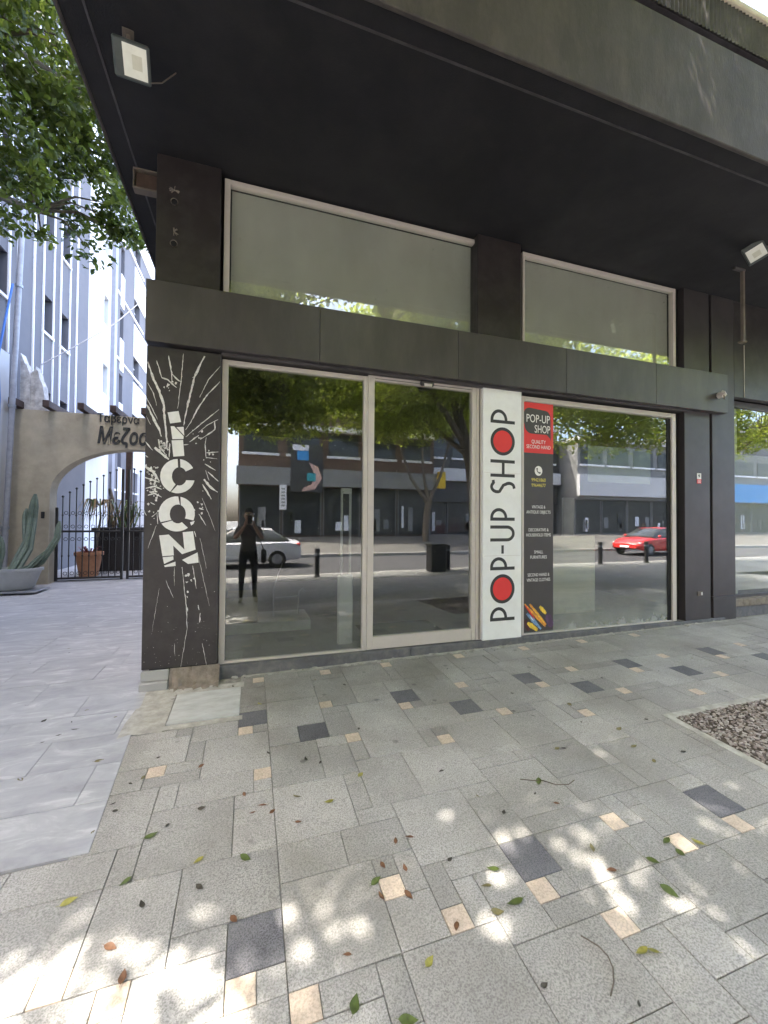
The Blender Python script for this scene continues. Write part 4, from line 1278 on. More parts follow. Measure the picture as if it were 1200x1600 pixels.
for i, (x, y, z) in enumerate([(-2.15, 9.6, 0)]):
    e = empty('cafe_chair', (x, y, .036), R(25), label='grey slatted chair in the courtyard right of the planter', cat='chair')
    for sx in (-.2, .2):
        for sy in (-.2, .2): MB().tube([(sx, sy, 0), (sx, sy, .44 if sy < 0 else .86)], .014, 6).build('leg', MT['steel'], e)
    for k in range(5): MB().bbox(-.2, .2, -.2 + k * .085, -.2 + k * .085 + .06, .44, .46, .004).build('slat', MT['planter'], e)
    for k in range(3): MB().bbox(-.2, .2, .19, .21, .56 + k * .11, .63 + k * .11, .004).build('slat', MT['planter'], e)

# ---- tall building along the left side of the alley, unseen front end added for shade
AX = -4.85
bl = empty('side_building', (0, 0, 0), label='tall lavender grey building with white vertical trims along the left of the alley', cat='building')
TZ = 15.0


def wall_with_openings(y0, y1, z0, z1, holes, mat, name='wall', x=AX):
    """wall in the X=const plane facing +X with rectangular recesses"""
    mb = MB()
    ys = sorted({y0, y1, *[h_[0] for h_ in holes], *[h_[1] for h_ in holes]})
    zs = sorted({z0, z1, *[h_[2] for h_ in holes], *[h_[3] for h_ in holes]})
    for ya, yb in zip(ys[:-1], ys[1:]):
        for za, zb in zip(zs[:-1], zs[1:]):
            cy, cz = (ya + yb) / 2, (za + zb) / 2
            if any(h_[0] < cy < h_[1] and h_[2] < cz < h_[3] for h_ in holes): continue
            mb.add([(x, ya, za), (x, yb, za), (x, yb, zb), (x, ya, zb)], [(0, 1, 2, 3)])
    for (a, b, c, d) in holes:
        dp = x - .22
        mb.add([(x, a, c), (x, b, c), (x, b, d), (x, a, d), (dp, a, c), (dp, b, c), (dp, b, d), (dp, a, d)],
               [(1, 0, 4, 5), (2, 1, 5, 6), (3, 2, 6, 7), (0, 3, 7, 4)])
    return mb.build(name, mat, bl)


def pane(a, b, c, d, mat='win_dark', x=AX):
    w = MB().box(x - .235, x - .20, a - .01, b + .01, c - .01, d + .01).build('window', MT[mat], bl)
    MB().box(x - .2, x - .17, a, b, (c + d) / 2 + .18, (c + d) / 2 + .22).box(x - .2, x - .17, a, a + .04, c, d).build('window_frame', MT['trim_white'], w)


holesA, yw = [], [(6.05, 6.40), (7.95, 8.45), (8.9, 9.43)]
for zb in (3.65, 6.0, 8.4, 10.8):
    for a, b in yw:
        holesA.append((a, b, zb, zb + .92))
wall_with_openings(-4.6, 10.85, 4.85, TZ, [h_ for h_ in holesA if h_[2] > 4.85], MT['wall_lav'])  # stretch in front of the shop line is added, unseen, to block sun
wall_with_openings(6.5, 10.85, 0, 4.849, [h_ for h_ in holesA if h_[2] < 4 and h_[0] > 6.5], MT['wall_lav'])
wall_with_openings(-4.6, 6.5, -.3, 4.849, [], MT['wall_white'], x=AX + .03)
for h_ in holesA:
    if h_[2] > 4 or h_[0] > 6.5: pane(*h_)
tr = MB()
for y in (6.75, 7.45, 9.92, 6.43, 4.2, 2.6, 1.2): tr.box(AX - .01, AX + .035, y, y + .035, 4.86 if y < 6.5 else 3.7, TZ)
for a, b in yw:
    for y in (a - .05, b): tr.box(AX - .01, AX + .035, y + .01, y + .04, 3.7 if a > 6.5 else 4.86, TZ)
    for zb in (6.0, 8.4, 10.8): tr.box(AX - .01, AX + .04, a - .05, b + .05, zb - .065, zb - .005)
tr.build('vertical_trim', MT['trim_white'], bl)
holesW = [(12.25, 12.75, 5.75, 6.75), (12.25, 12.75, 8.15, 9.15), (12.25, 12.75, 10.6, 11.6)]
wall_with_openings(10.852, 13.05, 0, TZ, holesW, MT['wall_white'])
for h_ in holesW: pane(*h_, mat='win_grey')
MB().box(AX - .2, AX + .12, 13.0, 13.3, 0, TZ).build('corner_pier', MT['win_grey'], bl)
holesB = []
for k in range(5):
    z = 3.5 + 2.5 * k
    holesB += [(14.05, 14.5, z - .1, z + 1.0), (16.0, 16.9, z + 1.3 - 2.5 + 2.5, z + 1.3 + 1.15)]
wall_with_openings(13.31, 20, 0, TZ, holesB, MT['wall_lav'])
for h_ in holesB: pane(*h_, mat='win_grey')
tr = MB()
for k in range(5):
    z = 3.5 + 2.5 * k
    tr.box(AX - .01, AX + .03, 14.06, 14.5, z - 1.35, z - .12)
    tr.box(AX - .01, AX + .03, 15.98, 19.5, z - .1, z + 1.28)
    tr.box(AX - .01, AX + .045, 13.32, 17.5, z + 1.45 - 2.5, z + 1.52 - 2.5)
tr.build('white_spandrel', MT['trim_white'], bl)
MB().box(-14, AX - .25, -4.55, 20, -.3, TZ).build('building_core', MT['wall_lav'], bl)
MB().box(-14, AX + .02, -4.6, -4.551, -.3, TZ).build('added_street_wall', MT['wall_white'], bl)  # closes the added forward end that shades alley mouth and pavement
MB().box(-14, AX + .1, -4.65, 20.1, TZ + .001, TZ + .3).build('roof_slab', MT['wall_white'], bl)
# drain pipe, cables, wires
e = empty('drain_pipe', (-4.73, 6.3, .02), label='grey drainpipe with brackets running up the wall left of the arch', cat='pipe')
MB().tube([(-.02, 0, 0), (.0, 0, 1.2), (.07, 0, 4.0), (.15, 0, 7.0), (.2, 0, 10.5)], .05, 12).build('pipe', MT['pipe'], e, smooth=True)
for z, x in ((1.2, 0), (3.7, .06), (6.2, .13)): MB().lathe([(.05, -.03), (.066, -.03), (.066, .03), (.05, .03)], (x, 0, z), 12).build('collar', MT['steel'], e)
MB().tube([(-4.82, 6.1, .6), (-4.80, 6.1, 2.6), (-4.74, 6.0, 3.8), (-4.78, 6.0, 4.6), (-4.70, 6.05, 5.4), (-4.66, 6.2, 6.2)], .02, 7).build('blue_hose', MT['blue'], label='blue hose tied along the grey drainpipe', cat='hose')
MB().tube([(-4.47, 7.0, 4.85), (-3.9, 7.4, 5.55), (-3.3, 7.8, 6.3), (-2.5, 8.3, 7.6), (-1.6, 9, 9.0)], .012, 5).build('overhead_wire', MT['steel'], label='thin grey wire rising from the arch wall across the alley', cat='wire')
# cactus trough
e = empty('cactus_planter', (-4.28, 5.55, .034), label='grey trough with tall columnar cacti at the left of the arch', cat='planter')
prof = [(0, .02), (.30, 0), (.36, .04), (.47, .36), (.50, .36), (.50, .41), (.44, .41), (.43, .33), (0, .33)]
mb = MB().lathe(prof, n=26)
mb.v = [(v[0] * 1.0, v[1] * .55, v[2]) for v in mb.v]
mb.build('trough', MT['planter'], e, smooth=True)
mb = MB().lathe([(0, .345), (.43, .335)], n=20)
mb.v = [(v[0], v[1] * .55, v[2]) for v in mb.v]
mb.build('soil', MT['soil'], e)


def cactus(pts, r_):
    mb = MB()
    pts = [Vector(p) for p in pts]
    # smooth centreline
    C = []
    for k in range(len(pts) - 1):
        for t in range(4): C.append(pts[k].lerp(pts[k + 1], t / 4))
    C.append(pts[-1])
    rad = [r_ * (1 if i < len(C) - 3 else [.92, .7, .3][i - len(C) + 3]) for i in range(len(C))]
    mb.tube(C, rad, 14)
    # ribs: pull every other vertex in
    for i in range(len(C)):
        for k in range(14):
            if k % 2:
                v = Vector(mb.v[i * 14 + k])
                mb.v[i * 14 + k] = tuple(C[i] + (v - C[i]) * .68)
    mb.build('cactus_stem', MT['cactus'], e)


cactus([(.02, .0, .3), (.12, .3, .75), (.10, .5, 1.35), (.12, .55, 1.85)], .085)
cactus([(-.05, .05, .3), (.08, .35, .9), (.0, .5, 1.3), (-.02, .55, 1.55)], .07)
cactus([(.15, -.05, .3), (.42, .12, .5), (.58, .35, .95), (.58, .45, 1.3)], .06)
cactus([(-.25, 0, .3), (-.22, .1, .7), (-.25, .15, 1.0)], .07)
cactus([(.0, -.1, .3), (.3, -.05, .42), (.5, .1, .72)], .055)
MB().bbox(-.55, .5, -.32, .3, -.03, -.002, .006).build('drip_tray', MT['steel'], e)
e.location.z = .066

# ================================================================== TREES
MT['leaf'] = leaf_mat('ficus_leaf', (.09, .12, .03), (.42, .47, .12), .62)
MT['leaf_dark'] = leaf_mat('ficus_leaf_dark', (.035, .058, .02), (.17, .21, .05), .45)


def leaves_mesh(name, centers, radii, per, size, seed, mat, up_bias=.45, zmin=None):
    rs = np.random.RandomState(seed)
    C = np.repeat(np.asarray(centers), per, 0)
    RR = np.repeat(np.asarray(radii), per)
    n = len(C)
    d = rs.normal(size=(n, 3))
    d /= np.linalg.norm(d, axis=1)[:, None]
    Pp = C + d * (RR * rs.rand(n) ** .45)[:, None] * np.array([1, 1, .75])
    if zmin is not None:
        k = Pp[:, 2] > zmin
        Pp, n = Pp[k], int(k.sum())
    nr = rs.normal(size=(n, 3)) + np.array([0, 0, up_bias * 2])
    nr /= np.linalg.norm(nr, axis=1)[:, None]
    ax = rs.normal(size=(n, 3)) + np.array([0, 0, -.35])
    ax -= nr * (ax * nr).sum(1)[:, None]
    ax /= np.linalg.norm(ax, axis=1)[:, None]
    sd_ = np.cross(nr, ax)
    L = size * rs.uniform(.65, 1.25, n)[:, None]
    W = L * .27
    v = np.empty((n, 6, 3))
    v[:, 0] = Pp
    v[:, 1] = Pp + ax * L * .35 + sd_ * W + nr * W * .25
    v[:, 2] = Pp + ax * L * .75 + sd_ * W * .7 + nr * W * .1
    v[:, 3] = Pp + ax * L - nr * L * .06
    v[:, 4] = Pp + ax * L * .75 - sd_ * W * .7 + nr * W * .1
    v[:, 5] = Pp + ax * L * .35 - sd_ * W + nr * W * .25
    me = bpy.data.meshes.new(name)
    me.vertices.add(n * 6)
    me.vertices.foreach_set('co', v.reshape(-1).astype(np.float32))
    idx = (np.arange(n)[:, None] * 6 + np.array([0, 1, 2, 3, 0, 3, 4, 5])[None, :]).reshape(-1)
    me.loops.add(n * 8)
    me.loops.foreach_set('vertex_index', idx.astype(np.int32))
    me.polygons.add(n * 2)
    me.polygons.foreach_set('loop_start', np.arange(0, n * 8, 4, dtype=np.int32))
    me.update(calc_edges=True)
    at = me.attributes.new('tint', 'FLOAT', 'FACE')
    cl = np.repeat(rs.rand(len(centers)), per)
    if zmin is not None: cl = cl[k]
    tint = np.clip(.45 * cl + .55 * rs.rand(n), 0, 1)
    at.data.foreach_set('value', np.repeat(tint, 2).astype(np.float32))
    me.materials.append(mat)
    return me


def tree(name, label, base, trunk, limbs, ells, ncl, per, size, seed, mat, group=None, zmin=None, crad=(.3, .62)):
    e = empty(name, base, label=label, cat='tree', group=group)
    mb = MB()
    B = Vector(base)
    mb.tube([Vector(p) - B for p, r_ in trunk], [r_ for p, r_ in trunk], 10)
    for l_ in limbs: mb.tube([Vector(p) - B for p, r_ in l_], [r_ for p, r_ in l_], 7)
    rs = np.random.RandomState(seed)
    cs, rr = [], []
    vol = np.array([a[3] * a[4] * a[5] * (a[6] if len(a) > 6 else 1) for a in ells])
    pick = rs.choice(len(ells), ncl, p=vol / vol.sum())
    for k in pick:
        a = ells[k]
        d = rs.normal(size=3)
        d /= np.linalg.norm(d)
        q = np.array(a[:3]) + d * np.array(a[3:6]) * rs.uniform(.35, 1) ** .5
        cs.append(q - np.array(base))
        rr.append(rs.uniform(*crad))
    # twigs to some clusters
    ends = [Vector(l_[-1][0]) - B for l_ in limbs] + [Vector(l_[len(l_) // 2][0]) - B for l_ in limbs]
    for q in cs[::3]:
        q = Vector(q)
        s = min(ends, key=lambda p: (p - q).length)
        m_ = s.lerp(q, .5) + Vector((0, 0, .15))
        mb.tube([s, m_, q], [.022, .015, .006], 4, False)
    mb.build('trunk', MT['bark'], e, smooth=True)
    o = bpy.data.objects.new('crown', leaves_mesh('crown', cs, rr, per, size, seed + 1, mat, zmin=zmin))
    COL.objects.link(o)
    o.parent = e
    return e


# tree at the alley mouth whose boughs hang into the top left of the view
tree('ficus_tree', 'ficus tree at the alley mouth with boughs hanging at the top left', (-3.75, -.1, gz(-3.75, -.1)),
     [((-3.75, -.1, -.1), .17), ((-3.7, .05, 1.5), .15), ((-3.75, .2, 3.0), .14), ((-3.6, .4, 4.4), .12), ((-3.4, .8, 6.0), .09), ((-3.3, 1.2, 7.6), .05)],
     [[((-3.6, .4, 4.4), .08), ((-3.3, 1.6, 5.2), .06), ((-2.9, 2.8, 5.7), .035)], 
      [((-3.4, .8, 6.0), .07), ((-3.0, 2.0, 7.2), .045), ((-2.3, 3.1, 7.8), .02)], [((-3.5, .6, 5.0), .07), ((-4.3, -.6, 6.2), .04), ((-4.6, -1.6, 6.8), .02)], [((-3.3, 1.0, 7), .05), ((-2.4, .4, 8.2), .03)]],
     [(-2.35, 2.7, 5.75, .95, .9, .75), (-3.3, 2.2, 6.3, .9, 1.2, .9), (-2.5, 2.6, 7.3, 1.1, 1.2, 1.1), (-3.6, 1.0, 7.6, 1.4, 1.6, 1.5), (-2.4, 3.0, 8.6, 1.3, 1.2, 1.3), (-2.2, 3.0, 6.6, .9, .8, 1.0), (-3.0, 2.6, 7.0, 1.0, .9, 1.1), (-1.75, 3.0, 6.3, .5, .7, .8), (-3.0, 3.1, 5.35, .5, .4, .35), (-2.35, 3.0, 5.05, .22, .2, .22), (-1.75, 3.1, 5.6, .3, .3, .25)],
     265, 80, .10, 31, MT['leaf_dark'], crad=(.16, .36))
G = 'street trees along the near kerb'
tree('street_tree', 'broad ficus street tree left of the photographer on the near kerb', (-4.2, -7.2, gz(-4.2, -7.2)),
     [((-4.2, -7.2, -.5), .24), ((-4.1, -7.1, 1.6), .2), ((-4.0, -7.0, 3.0), .18), ((-3.6, -6.8, 4.4), .15), ((-3.0, -6.4, 6.0), .1)],
     [[((-4.0, -7.0, 3.0), .13), ((-2.2, -6.4, 4.3), .09), ((-.4, -5.8, 5.4), .05)], [((-3.6, -6.8, 4.4), .1), ((-2.4, -5.2, 5.6), .07), ((-1.0, -4.2, 6.3), .03)], [((-4.0, -7, 3.2), .12), ((-5.6, -6.6, 4.8), .08), ((-6.6, -5.8, 5.8), .04)], [((-3.8, -6.9, 3.8), .1), ((-3.0, -8.2, 5.2), .06), ((-2.0, -9.0, 6.0), .03)]],
     [(-3.2, -6.6, 6.4, 3.6, 2.15, 1.5, .62), (-.6, -6.4, 6.0, 2.6, 2.05, 1.5, .62), (-1.9, -4.9, 7.2, 1.6, .7, .8, .9), (-2.2, -8.0, 5.6, 3.0, 1.6, 1.5, .6), (.8, -7.8, 5.2, 2.0, 1.4, 1.4), (-3.6, -3.5, 7.3, 2.0, .85, 1.2, 1.2), (1.5, -4.6, 7.6, 2.4, 1.4, 1.0), (.8, -3.7, 8.8, 2.4, 1.1, .8), (-.6, -8.2, 4.9, 2.4, 1.2, 1.0), (-2.8, -3.4, 7.8, 2.4, 1.1, 1.3, 1.3), (-.4, -3.2, 8.2, 2.4, 1.0, 1.2, 1.3), (2.2, -3.1, 9.2, 3.6, 1.1, 1.2, 1.3)],  # high crown masses towards the shop added to shade pavement and fascia
     1820, 62, .135, 51, MT['leaf'], G, crad=(.32, .7))
tree('street_tree', 'leaning dark trunked ficus street tree right of the photographer on the near kerb', (7.3, -8.0, gz(7.3, -8)),
     [((7.3, -8.0, -.5), .26), ((7.2, -8.0, 1.4), .22), ((6.95, -8.0, 3.3), .2), ((6.4, -7.9, 4.9), .17), ((6.0, -7.8, 6.2), .1)],
     [[((6.95, -8, 3.3), .13), ((8.4, -7.6, 4.6), .09), ((9.8, -7.2, 5.6), .05)], [((6.7, -8, 4.0), .12), ((5.0, -7.0, 5.3), .08), ((3.2, -6.2, 6.2), .04)], [((6.4, -7.9, 4.9), .1), ((6.6, -6.4, 6.0), .06), ((7.0, -5.0, 6.6), .03)], [((6.8, -8, 3.6), .1), ((5.6, -9.0, 5.0), .06), ((4.6, -9.4, 5.8), .03)]],
     [(5.8, -7.4, 6.5, 3.2, 2.4, 1.6, .6), (3.8, -7.4, 6.1, 2.2, 2.0, 1.5, .6), (8.8, -7.2, 6.3, 2.8, 2.3, 1.6, .6), (6.4, -5.6, 7.0, 2.8, 1.5, 1.0), (5.0, -8.8, 5.2, 2.6, 1.2, 1.1), (4.2, -4.6, 7.8, 2.4, 1.3, 1.0), (4.2, -3.7, 8.9, 2.4, 1.1, .8), (7.2, -4.0, 8.2, 2.2, 1.2, 1.0), (4.2, -8.4, 4.9, 2.2, 1.2, .9)],  # upper masses nearest the facade added to shade its right side
     1000, 62, .13, 57, MT['leaf'], G, crad=(.32, .7))
tree('street_tree', 'ficus street tree farther right along the near kerb by the gravel', (19.2, -7.8, gz(19, -8)),
     [((19.2, -7.8, -.5), .24), ((19.1, -7.8, 1.8), .2), ((18.6, -7.7, 3.6), .16), ((17.6, -7.6, 5.4), .1)],
     [[((18.6, -7.7, 3.6), .1), ((16.2, -7.4, 5), .06), ((13.0, -7, 5.8), .03)], [((18.6, -7.7, 3.8), .1), ((20.6, -7.4, 5.2), .06), ((22, -7.2, 6), .03)]],
     [(14.8, -7.6, 6.2, 3.6, 2.4, 1.9), (12.8, -8.0, 5.5, 2.0, 1.6, 1.4), (19.5, -7.5, 6.0, 3.0, 2.2, 1.6), (11.5, -8.2, 4.9, 1.6, 1.2, 1.1)],
     480, 55, .15, 63, MT['leaf'], G, crad=(.4, .8))
tree('far_tree', 'three stemmed tree on the pavement across the street', (10.4, -19.5, .05),
     [((10.4, -19.5, 0), .22), ((10.45, -19.5, 1.4), .2), ((10.6, -19.5, 2.5), .2)],
     [[((10.6, -19.5, 2.4), .13), ((9.4, -19.5, 4.0), .1), ((8.6, -19.4, 6.0), .07)], [((10.6, -19.5, 2.5), .13), ((10.2, -19.5, 4.6), .1), ((10.1, -19.4, 7.0), .07)], [((10.6, -19.5, 2.5), .12), ((11.4, -19.5, 4.2), .09), ((12.0, -19.4, 6.4), .06)]],
     [(9.4, -19.2, 8.2, 3.4, 2.0, 1.6), (7.2, -19.0, 8.6, 2.4, 1.8, 1.5), (12.2, -19.3, 8.2, 2.0, 1.8, 1.5)],
     300, 40, .22, 71, MT['leaf'], crad=(.5, .9))
tree('far_tree', 'leafy tree across the street left of the shop opposite', (-6.5, -18.5, .05),
     [((-6.5, -18.5, -.1), .2), ((-6.4, -18.5, 2.4), .17), ((-6.0, -18.4, 4.6), .12)],
     [[((-6.2, -18.4, 3.4), .1), ((-4.6, -18.2, 5.4), .05)], [((-6.2, -18.4, 3.4), .1), ((-7.8, -18.2, 5.6), .05)]],
     [(-6.2, -18.3, 7.0, 2.8, 2.2, 2.0), (-3.6, -18.2, 7.0, 2.0, 1.8, 1.4)],
     240, 40, .22, 77, MT['leaf'], crad=(.5, .9))
LEAVES= [(-1.23, -1.16, 'o'), (-0.57, -1.35, 'o'), (-0.26, -1.33, 'b'), (-0.48, -2.05, 'g'), (-0.67, -2.08, 'y'), (-0.46, -2.32, 'b'), (-0.39, -2.44, 'b'), (-0.0, -2.08, 'g'), (-0.2, -2.03, 'y'), (-0.43, -1.82, 'g'), (-0.37, -1.77, 'd'), (-0.22, -1.7, 'd'), (0.26, -1.76, 'o'), (0.42, -1.85, 'y'), (-0.01, -1.66, 'b'), (0.03, -1.81, 'b'), (0.13, -1.83, 'b'), (0.25, -1.94, 'b'), (-0.18, -2.17, 'd'), (-0.39, -2.18, 'd'), (0.34, -2.75, 'g'), (0.35, -2.6, 'b'), (0.53, -2.43, 'b'), (0.13, -1.32, 'd'), (0.35, -1.45, 'd'), (0.43, -1.51, 'd'), (0.64, -1.69, 'y'), (1.04, -2.46, 'g'), (1.04, -2.62, 'g'), (0.97, -2.52, 'o'), (0.95, -2.63, 'o'), (1.54, -2.62, 'b'), (1.92, -2.58, 'g'), (1.92, -2.65, 'g'), (2.06, -2.63, 'y'), (1.76, -2.64, 'g'), (1.55, -2.5, 'o'), (1.69, -2.77, 'g'), (1.37, -2.91, 'y'), (1.41, -2.92, 'y'), (0.62, -2.71, 'y'), (0.49, -2.84, 'g'), (1.61, -2.05, 'g'), (1.94, -1.82, 'o'), (2.45, -1.95, 'o'), (2.43, -2.11, 'o'), (1.28, -2.19, 'd'), (1.59, -2.22, 'b'), (0.88, -2.36, 'd'), (0.67, -2.34, 'b'), (0.77, -2.63, 'b'), (0.96, -2.89, 'd'), (2.12, -1.08, 'd'), (2.05, -1.43, 'd'), (1.95, -1.33, 'd'), (2.45, -1.37, 'o'), (0.75, -2.19, 'b'), (0.68, -2.19, 'b'), (2.53, -1.76, 'o'), (2.84, -1.72, 'd'), (2.71, -2.09, 'd'), (0.8, -0.52, 'd'), (-0.12, -0.28, 'd'), (0.09, -0.66, 'y'), (1.98, -0.51, 'd'), (0.58, -2.3, 'b'), (-0.64, -1.59, 'd'), (-0.67, -1.53, 'd'), (0.75, -1.22, 'd'), (1.11, -1.8, 'd'), (-1.62, -0.17, 'd'), (-1.39, -0.47, 'd'), (-1.14, -0.66, 'd'), (-1.21, -0.71, 'd'), (-0.86, -1.1, 'o'), (-0.57, -0.38, 'd'), (0.53, -2.36, 'g'), (0.08, -1.77, 'b'), (-0.04, -2.35, 'b'), (0.64, -2.46, 'b'), (3.1, -1.06, 'd'), (1.98, -1.83, 'd')]

# ================================================================== ACROSS THE STREET (seen in the glass)
MT['brown_clad'] = M('brown_cladding', (.16, .10, .07), .7, .2, 3)
MT['far_dark'] = M('shop_interior_dark', (.05, .05, .048), .5, .3, 1.5)
MT['far_glass'] = M('dark_shop_glass', (.05, .055, .055), .15, .3, 2)
MT['orange_wall'] = M('orange_wall', (.55, .26, .08), .8, .1, 2)
MT['yellow_box'] = M('yellow_sign', (.80, .52, .02), .5, .05, 3)
MT['blue_awn'] = M('blue_awning', (.06, .30, .65), .7, .1, 4)
MT['far_grey'] = M('grey_cladding', (.24, .24, .23), .7, .1, 2)


rf_ = random.Random(17)


def far_building(name, label, x0, x1, y, h_, bays, wall, shop_h=3.5, fascia='far_grey', fz=(3.5, 4.4), rows=2, ground=.3):
    e = empty(name, (x0, y, ground), label=label, cat='building')
    w = x1 - x0
    mb = MB()
    mb.box(0, w, -9, -.5, 0, h_)
    mb.box(0, w, -.5, 0, shop_h, h_)
    mb.build('wall', MT[wall], e)
    MB().box(-.1, w + .1, .001, .35, fz[0] - ground, fz[1] - ground).build('fascia', MT[fascia], e)
    bw = w / bays
    for k in range(bays):
        g = MB().box(k * bw + .12, (k + 1) * bw - .12, -.46, -.42, .12, shop_h - .05).build('shop_window', MT['far_glass'], e)
        MB().box(k * bw - .06 + .12, k * bw + .12, -.45, -.36, 0, shop_h).box((k + 1) * bw - .12, (k + 1) * bw - .06, -.45, -.36, 0, shop_h).build('mullion', MT['far_grey'], g)
        for q_ in range(3):
            u_ = rf_.uniform(.25, bw - .6)
            hh_ = rf_.uniform(.5, 1.7)
            MB().bbox(k * bw + u_, k * bw + u_ + rf_.uniform(.15, .5), -.41, -.37, .2 + rf_.uniform(0, .5), .4 + hh_, .01).build('window_display', MT[rf_.choice(['far_grey', 'far_dark', 'brown_clad', 'trim_white', 'far_grey'])], e)
        for r_ in range(rows):
            z = fz[1] - ground + .9 + r_ * 2.9
            if z + 1.4 > h_: continue
            q = MB().box(k * bw + .3, (k + 1) * bw - .3, .001, .05, z, z + 1.4).build('window', MT['far_glass'], e)
            MB().box(k * bw + .2, (k + 1) * bw - .2, .001, .16, z - .16, z - .01).build('sill', MT['trim_white'], q)
    MB().box(-.1, w + .1, -9, .3, h_ + .001, h_ + .35).build('roof_edge', MT['wall_white'], e)
    return e


fb = far_building('opposite_shop', 'dark fronted shop building straight across the street', -.7, 12.2, -22.2, 11.5, 5, 'brown_clad', 3.2, 'far_grey', (3.5, 4.6), 2)
MB().box(-.1, 13, .001, .5, 6.7, 7.0).build('balcony_slab', MT['trim_white'], fb)
far_building('street_building', 'building with white band and red trimmed shopfront across the street', 12.6, 26, -26, 9, 5, 'far_dark', 2.6, 'wall_white', (4.6, 5.6), 2)
far_building('street_building', 'white fronted shop building far right across the street', 26.4, 44, -24, 8, 6, 'far_grey', 3.0, 'wall_white', (3.6, 5.4), 1)
fb2 = far_building('street_building', 'orange balconied apartment building at the far left across the street', -16, -3.2, -34, 13, 4, 'orange_wall', 3.2, 'wall_white', (3.6, 4.6), 3)
far_building('street_building', 'grey building with blue awnings at the far right end', 45, 70, -24, 10, 6, 'far_grey', 3.0, 'blue_awn', (3.4, 5.2), 2)
far_building('street_building', 'long pale building far left beyond the orange apartments', -50, -17, -26, 12, 8, 'wall_white', 3.0, 'far_grey', (3.4, 4.4), 3)
# projecting yellow box sign
e = empty('projecting_sign', (12.3, -21.7, 3.6), label='yellow projecting box sign on the building across the street', cat='sign')
MB().bbox(-.02, .5, -.15, .15, 0, 1.15, .02).build('box', MT['yellow_box'], e)
MB().box(-.25, -.02, -.04, .04, .5, .58).build('bracket', MT['steel'], e)
# picture panel with plain colour shapes
e = empty('picture_panel', (3.35, -21.82, 3.1), label='bright picture panel above the shop windows across the street', cat='panel')
MB().bbox(-1.0, 1.0, -.06, 0, 0, 3.0, .02).build('board', MT['far_dark'], e)
mb = MB()
for (x0, x1, z0, z1) in [(-.9, .1, 2.6, 2.95)]: mb.box(x0, x1, .002, .01, z0, z1)
mb.build('white_block', MT['trim_white'], e)
MB().box(-.6, .1, .002, .01, 2.0, 2.58).build('blue_block', MT['blue_awn'], e)
MB().prism_xz([(.1, 1.9), (.7, 1.6), (.95, .9), (.5, .2), (-.3, .05), (-.2, .3), (.3, .5), (.45, 1.2)], .002, .01).build('pink_shape', M('pink_shape', (.65, .42, .36), .6), e)
MB().box(.0, .55, .011, .018, .7, 1.2).build('teal_block', M('teal_block', (.05, .35, .4), .6), e)
e = empty('hanging_sign', (1.9, -21.6, 2.0), label='narrow white vertical sign beside the shop door across the street', cat='sign')
MB().bbox(-.2, .2, -.1, .1, 0, 1.5, .01).build('panel', MT['trim_white'], e)
mb = MB()
for k in range(6): mb.box(-.11, .11, .101, .106, .2 + k * .2, .3 + k * .2)
mb.build('marks', MT['far_grey'], e)


# ---- bollards, bin
def bollard(x, y, label):
    e = empty('bollard', (x, y, gz(x, y)), label=label, cat='bollard', group='bollards along the near kerb')
    MB().lathe([(0, 0), (.10, 0), (.10, .03), (.075, .05), (.075, .74), (.085, .75), (.085, .80), (.06, .84), (0, .85)], n=16).build('post', MT['iron'], e, smooth=True)
    MB().lathe([(.0762, .64), (.078, .65), (.078, .70), (.0762, .71)], n=16).build('band', MT['steel'], e)


for x, y, l_ in [(1.9, -8.1, 'black kerb bollard nearest behind the photographer'), (6.25, -8.25, 'black kerb bollard beside the litter bin'), (-2.5, -8.1, 'black kerb bollard left of the photographer'), (12.6, -8.2, 'black kerb bollard before the red car'), (14.9, -8.2, 'black kerb bollard at the right before the red car'), (9.6, -8.2, 'black kerb bollard between the litter bin and the red car')]: bollard(x, y, l_)
e = empty('litter_bin', (5.75, -8.1, gz(5.75, -8.1)), label='black square litter bin with hood on the near kerb', cat='bin')
MB().bbox(-.26, .26, -.22, .22, .0, .82, .02).build('body', MT['iron'], e)
MB().bbox(-.29, .29, -.25, .25, .83, .90, .02).build('lid', MT['iron'], e)
MB().bbox(-.16, .16, .221, .235, .55, .72, .006).build('opening', MT['gap'], e)


# ---- cars
def loft(mb, secs):
    n = len(secs[0])
    for s in secs: pass
    o = len(mb.v)
    vs_ = [p for s in secs for p in s]
    fs_ = []
    for i in range(len(secs) - 1):
        for k in range(n - 1):
            fs_.append((i * n + k, (i + 1) * n + k, (i + 1) * n + k + 1, i * n + k + 1))
    fs_.append(tuple(range(n)))
    fs_.append(tuple((len(secs) - 1) * n + k for k in reversed(range(n))))
    mb.add(vs_, fs_)


